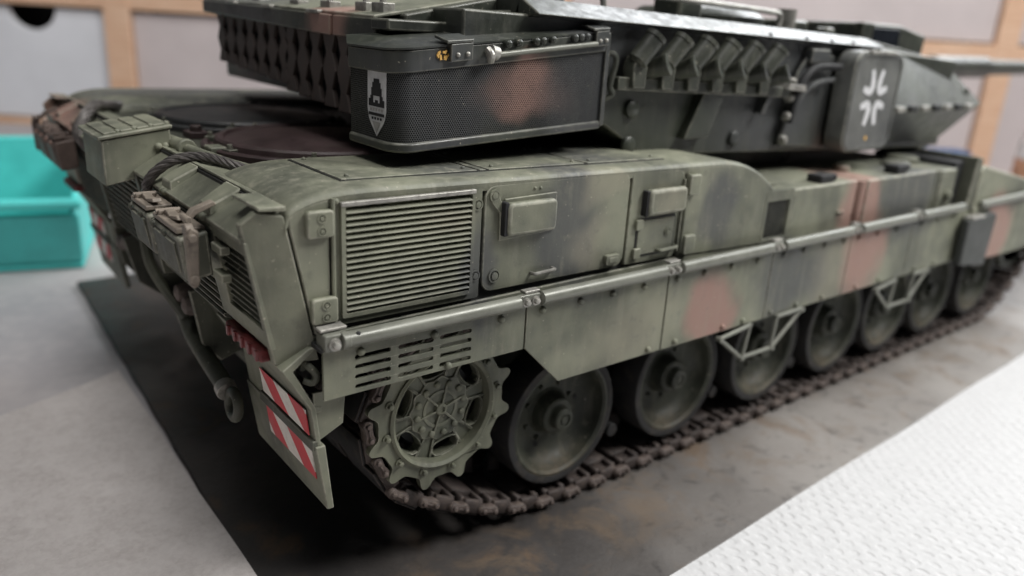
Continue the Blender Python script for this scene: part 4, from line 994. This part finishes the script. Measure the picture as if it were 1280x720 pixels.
# ================================================================ SURROUNDINGS
TZ = -.075            # table level in tank metres (board is 2 mm thick)
def env_mat_board():
    nt = NT('painted_board'); p = nt.coord(False)
    n1 = nt.noise(p, .55, 5, .55, .3); n2 = nt.noise(p, 2.2, 6, .62, .5); n3 = nt.noise(p, 30, 4, .6); n4 = nt.noise(p, 1.1, 4, .5); n5 = nt.noise(p, 7, 5, .68, .6)
    c = nt.mix(nt.ramp(n1.outputs['Fac'], .35, .68), (.026, .024, .024), (.052, .046, .043))
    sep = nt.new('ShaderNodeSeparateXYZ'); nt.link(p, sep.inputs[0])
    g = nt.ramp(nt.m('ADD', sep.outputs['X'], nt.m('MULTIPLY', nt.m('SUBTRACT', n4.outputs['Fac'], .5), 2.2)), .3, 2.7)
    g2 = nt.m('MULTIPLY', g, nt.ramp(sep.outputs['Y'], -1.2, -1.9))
    c = nt.mix(g2, c, nt.mix(nt.ramp(n1.outputs['Fac'], .3, .7), (.165, .150, .138), (.255, .238, .222)))  # greyer paint towards the front near side, with reflected sheen put into its colour
    c = nt.mix(nt.ramp(n2.outputs['Fac'], .55, .72, 0, .6), c, (.13, .078, .040))
    band = nt.m('MULTIPLY', nt.ramp(sep.outputs['Y'], -1.55, -1.85), nt.ramp(sep.outputs['Y'], -2.35, -1.95)); n6 = nt.noise(p, 3.1, 5, .7, .8)
    c = nt.mix(nt.m('MULTIPLY', band, nt.ramp(n6.outputs['Fac'], .45, .70, 0, .55)), c, (.14, .098, .062))
    c = nt.mix(nt.ramp(n5.outputs['Fac'], .52, .70, 0, .45), c, (.022, .020, .020))
    c = nt.mix(nt.ramp(n3.outputs['Fac'], .70, .76, 0, .5), c, (.25, .20, .14))
    nt.link(c, nt.b.inputs['Base Color']); nt.link(nt.ramp(n2.outputs['Fac'], .3, .7, .40, .62), nt.b.inputs['Roughness'])
    g = nt.noise(p, 34, 5, .7); nt.bump(nt.m('ADD', g.outputs['Fac'], n5.outputs['Fac']), .6, .005 * S); return nt.mat
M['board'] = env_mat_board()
M['boardedge'] = plain('raw_board_edge', (.16, .12, .09), .8, obj=False)
bd = MB(); P4 = [(-.735, -2.46), (10.5, -2.05), (10.5, 3.6), (-.53, 3.1)]
nb = 40
ol = []
for i in range(4):
    a, b = Vector(P4[i]), Vector(P4[(i + 1) % 4])
    for k in range(nb): q = a.lerp(b, k / nb); ol.append((q.x + .003 * math.sin(k * 1.7 + i), q.y + .003 * math.sin(k * 2.3 + i * 2)))
bd.prism(ol, 'z', TZ + GZ - .0, 0)
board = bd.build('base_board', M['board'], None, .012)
board.location = (0, 0, 0)
tag(board, 'dark painted board with rust tones under the model tank', 'board')
# table
def tab_mat():
    nt = NT('work_table'); p = nt.coord(False); n = nt.noise(p, .18, 4, .5, .4); n2 = nt.noise(p, 9, 4, .6)
    c = nt.mix(nt.ramp(n.outputs['Fac'], .38, .62), (.36, .345, .36), (.60, .54, .53)); nt.link(nt.mix(nt.ramp(n2.outputs['Fac'], .4, .7, 0, .25), c, (.6, .57, .55)), nt.b.inputs['Base Color'])
    nt.b.inputs['Roughness'].default_value = .5; return nt.mat
tb = MB().box(-14, 24, -12, 26, -2.0 , -.040).build('table', tab_mat()); tag(tb, kind='structure')
# felt cloth
def felt_mat():
    nt = NT('felt'); p = nt.coord(False); n = nt.noise(p, 6, 6, .65); f = nt.noise(p, 30, 5, .72); s = nt.noise(p, 1.6, 3, .5)
    c = nt.mix(nt.ramp(n.outputs['Fac'], .3, .7), (.46, .42, .405), (.57, .53, .515)); c = nt.mix(nt.ramp(f.outputs['Fac'], .35, .65, 0, .6), c, (.62, .58, .56))
    c = nt.mix(nt.ramp(s.outputs['Fac'], .66, .74, 0, .35), c, (.36, .30, .20)); nt.link(c, nt.b.inputs['Base Color']); nt.b.inputs['Roughness'].default_value = .95
    nt.b.inputs['Sheen Weight'].default_value = .15; nt.bump(nt.m('ADD', f.outputs['Fac'], nt.m('MULTIPLY', n.outputs['Fac'], 1.4)), .8, .009 * S); return nt.mat
def sheet(corners, nu, nv, thick, hfun):
    a, b, c, d = [Vector((*q, 0)) for q in corners]; vs = []
    for i in range(nu + 1):
        for j in range(nv + 1):
            u, v = i / nu, j / nv; q = a.lerp(b, u).lerp(d.lerp(c, u), v); vs.append((q.x, q.y, hfun(q.x, q.y, u, v)))
    N = nv + 1; m = len(vs); bot = [(x, y, z - thick) for x, y, z in vs]
    fs = [(i * N + j, (i + 1) * N + j, (i + 1) * N + j + 1, i * N + j + 1) for i in range(nu) for j in range(nv)]
    fs += [(m + i * N + j, m + i * N + j + 1, m + (i + 1) * N + j + 1, m + (i + 1) * N + j) for i in range(nu) for j in range(nv)]
    rim = [i * N for i in range(nu + 1)] + [nu * N + j for j in range(1, N)] + [i * N + N - 1 for i in range(nu - 1, -1, -1)] + [j for j in range(N - 2, 0, -1)]
    fs += [(rim[k], m + rim[k], m + rim[(k + 1) % len(rim)], rim[(k + 1) % len(rim)]) for k in range(len(rim))]
    return MB().add(vs + bot, fs)
fz = lambda x, y, u, v: .018 + .010 * math.sin(x * 3.1 + y * 1.3) + .008 * math.sin(y * 4.3 - x)
fl = sheet([(-.665, 1.06), (-5.6, -1.2), (-4.6, -6.4), (-.715, -3.9)], 60, 60, .028, fz).build('felt_cloth', felt_mat(), None, sharp=80)
tag(fl, 'pale grey felt cloth lying on the table behind the tank', 'cloth')
# embossed paper towel
def towel_mat():
    nt = NT('paper_towel'); p = nt.coord(False); f = nt.noise(p, 25, 4, .7)
    sep = nt.new('ShaderNodeSeparateXYZ'); wv = nt.noise(p, 3, 2); nt.link(nt.vm('ADD', p, nt.vm('MULTIPLY', wv.outputs['Color'], (.09, .09, 0))), sep.inputs[0])
    def cell(da, db):
        a_ = nt.m('SUBTRACT', nt.m('FRACT', nt.m('ADD', nt.m('DIVIDE', sep.outputs['X'], .096), da)), .5); b_ = nt.m('SUBTRACT', nt.m('FRACT', nt.m('ADD', nt.m('DIVIDE', sep.outputs['Y'], .110), db)), .5)
        return nt.m('SQRT', nt.m('ADD', nt.m('MULTIPLY', nt.m('MULTIPLY', a_, a_), 1.6), nt.m('MULTIPLY', b_, b_)))
    d = nt.m('MINIMUM', cell(0, 0), cell(.5, .5)); wk = nt.noise(p, 5, 3, .6); h = nt.m('MULTIPLY', nt.ramp(d, .10, .30), nt.ramp(wk.outputs['Fac'], .3, .7, .25, 1.0))
    nt.link(nt.mix(nt.ramp(f.outputs['Fac'], .3, .7), (.49, .49, .495), (.54, .54, .545)), nt.b.inputs['Base Color']); nt.b.inputs['Roughness'].default_value = .95
    nt.bump(nt.m('ADD', nt.m('MULTIPLY', h, 1.0), nt.m('MULTIPLY', f.outputs['Fac'], .35)), .62, .012 * S); return nt.mat
def tzf(x, y, u, v): return .010 + .012 * math.sin(x * .9 + 1) * math.sin(y * 1.7) + .006 * math.sin(x * 3.1 + y * 2.2)
tw = sheet([(-.2, -7.0), (11, -7.0), (11, -2.04), (-.2, -2.445)], 110, 60, .012, tzf).build('paper_towel', towel_mat(), None, sharp=80)
tag(tw, 'white embossed paper towel beside the base board', 'paper towel')
# turquoise bin
def binmat():
    m_ = plain('turquoise_plastic', (.085, .60, .57), .5, 0, .08, 3, obj=False, bump=0); 
    m_.node_tree.nodes['Principled BSDF'].inputs['Subsurface Weight'].default_value = .0; return m_
bz = -.04
bn = MB()
def bin_shape(W, D, HB, HF, t=.06):
    # open-fronted bin: local x width, y depth (front at 0), low front lip, high back
    mb = MB()
    mb.box(0, W, 0, D, 0, t)
    mb.hexa([(0, D - t, t), (W, D - t, t), (W, D, t), (0, D, t), (0, D - t + .12, HB), (W, D - t + .12, HB), (W, D + .12, HB), (0, D + .12, HB)])
    mb.hexa([(0, 0, t), (W, 0, t), (W, t, t), (0, t, t), (-.02, -.14, HF), (W + .02, -.14, HF), (W + .02, -.14 + t, HF), (-.02, -.14 + t, HF)])
    for x in (0, W - t): mb.prism([(.0, t), (D, t), (D + .1, HB), (D * .45, HB * .96), (-.13, HF)], 'x', x, x + t)
    return mb
bnm = binmat()
b_ = bin_shape(1.9, 1.5, .98, .55).build('storage_bin', bnm, None, .03)
lipo = MB().box(-.05, 1.95, -.20, -.04, .60, .68).build('bin_lip', bnm, b_, .025)
b_.location = Vector((-2.20, 4.10, bz)) * S; b_.rotation_euler = (0, 0, R(-16))
tag(b_, 'turquoise plastic open-fronted storage bin on the table', 'storage bin')
# wooden drawer cabinet across the back
def wood():
    nt = NT('plywood'); p = nt.coord(False); mp = nt.new('ShaderNodeMapping'); nt.link(p, mp.inputs['Vector']); mp.inputs['Scale'].default_value = (1.2, 3, 8)
    n = nt.noise(mp.outputs[0], 1.4, 5, .6, .8); nt.link(nt.mix(nt.ramp(n.outputs['Fac'], .3, .7), (.74, .46, .30), (.86, .60, .43)), nt.b.inputs['Base Color']); nt.b.inputs['Roughness'].default_value = .5; return nt.mat
M['wood'] = wood(); M['drawer'] = plain('drawer_front_white', (.84, .86, .91), .45, 0, .05, .6, obj=False, bump=0); M['drawer2'] = plain('panel_rose_grey', (.66, .59, .59), .5, 0, .06, .6, obj=False, bump=0)
cab = bpy.data.objects.new('drawer_cabinet', None); col.objects.link(cab); cab.scale = (S, S, S); cab.empty_display_size = .5
Fh = Vector((math.cos(CYAW), math.sin(CYAW), 0)); base = Vector((CP.x, CP.y, 0)) + Fh * 15
cab.location = Vector((base.x, base.y, -.04)) * S; cab.rotation_euler = (0, 0, CYAW - math.pi / 2)
tag(cab, 'wooden cabinet with pale drawer fronts and plywood frame behind the tank', 'cabinet')
CZ0 = 2.30    # middle of the rail above the table
posts = [(-14.6, -14.2), (-7.82, -7.34), (.3, .75), (8.55, 8.95), (14.5, 14.9)]
for a, b in posts: MB().box(a, b, 0, 3.0, 0, 4.6).build('cabinet_post', M['wood'], cab, .02)
for z0, z1 in ((2.21, 2.50), (4.6, 4.9), (0, .12)): MB().box(-14.6, 14.9, .02 if z0 else .05, 3.0, z0, z1).build('cabinet_rail', M['wood'], cab, .02)
for (a, b) in zip(posts[:-1], posts[1:]):
    for z0, z1 in ((.12, 2.21), (2.5, 4.6)):
        x0, x1 = a[1] + .02, b[0] - .02; cx = -9.22 if a[0] < -10 else (x0 + x1) / 2; top = z1 - .05; pts = [(x0, z0 + .03), (x1, z0 + .03), (x1, top)]
        for i in range(17):
            t = R(180 * i / 16); pts.append((cx + .46 * math.cos(t), top - .40 * math.sin(t)))
        pts.append((x0, top))
        MB().prism(pts, 'y', .12, .30).build('drawer_front', M['drawer'] if a[0] < 0 and z0 < 1 and a[0] < -8 else M['drawer2'], cab, .02)
        MB().box(x0, x1, .9, .92, z0, z1).build('drawer_interior', M['black'], cab)
# blurred things on the table beyond the tank's front
jar = MB().lathe([(.01, 0), (.42, 0), (.45, .05), (.45, 1.0), (.38, 1.1), (.36, 1.12)], (0, 0, 0), 'z', 28, 1).build('jar_body', plain('jar_white', (.72, .70, .70), .4, obj=False, bump=0), None)
jar.name = 'paint_jar'; jar.location = Vector((13.3, .35, -.04)) * S
MB().lathe([(.455, .35), (.46, .37), (.46, .72), (.455, .74)], (0, 0, 0), 'z', 28, 1, False).build('jar_label', plain('orange_print', (.62, .33, .20), .5, obj=False, bump=0), jar)
MB().lathe([(.40, 1.1), (.40, 1.34), (.36, 1.38), (.01, 1.38)], (0, 0, 0), 'z', 28, 1).build('jar_cap', plain('jar_cap_white', (.75, .74, .74), .4, obj=False, bump=0), jar)
tag(jar, 'white jar with an orange band beyond the front of the tank', 'jar')
bl = MB().box(-.36, .36, -.25, .25, 0, .86).box(-.30, .30, -.18, .18, .86, .93).build('blue_box', plain('blue_plastic', (.025, .085, .22), .5, obj=False, bump=0), None, .03)
bl.location = Vector((11.0, 1.0, -.04)) * S; bl.rotation_euler = (0, 0, R(-30))
tag(bl, 'small blue box on the table beyond the turret front', 'box')
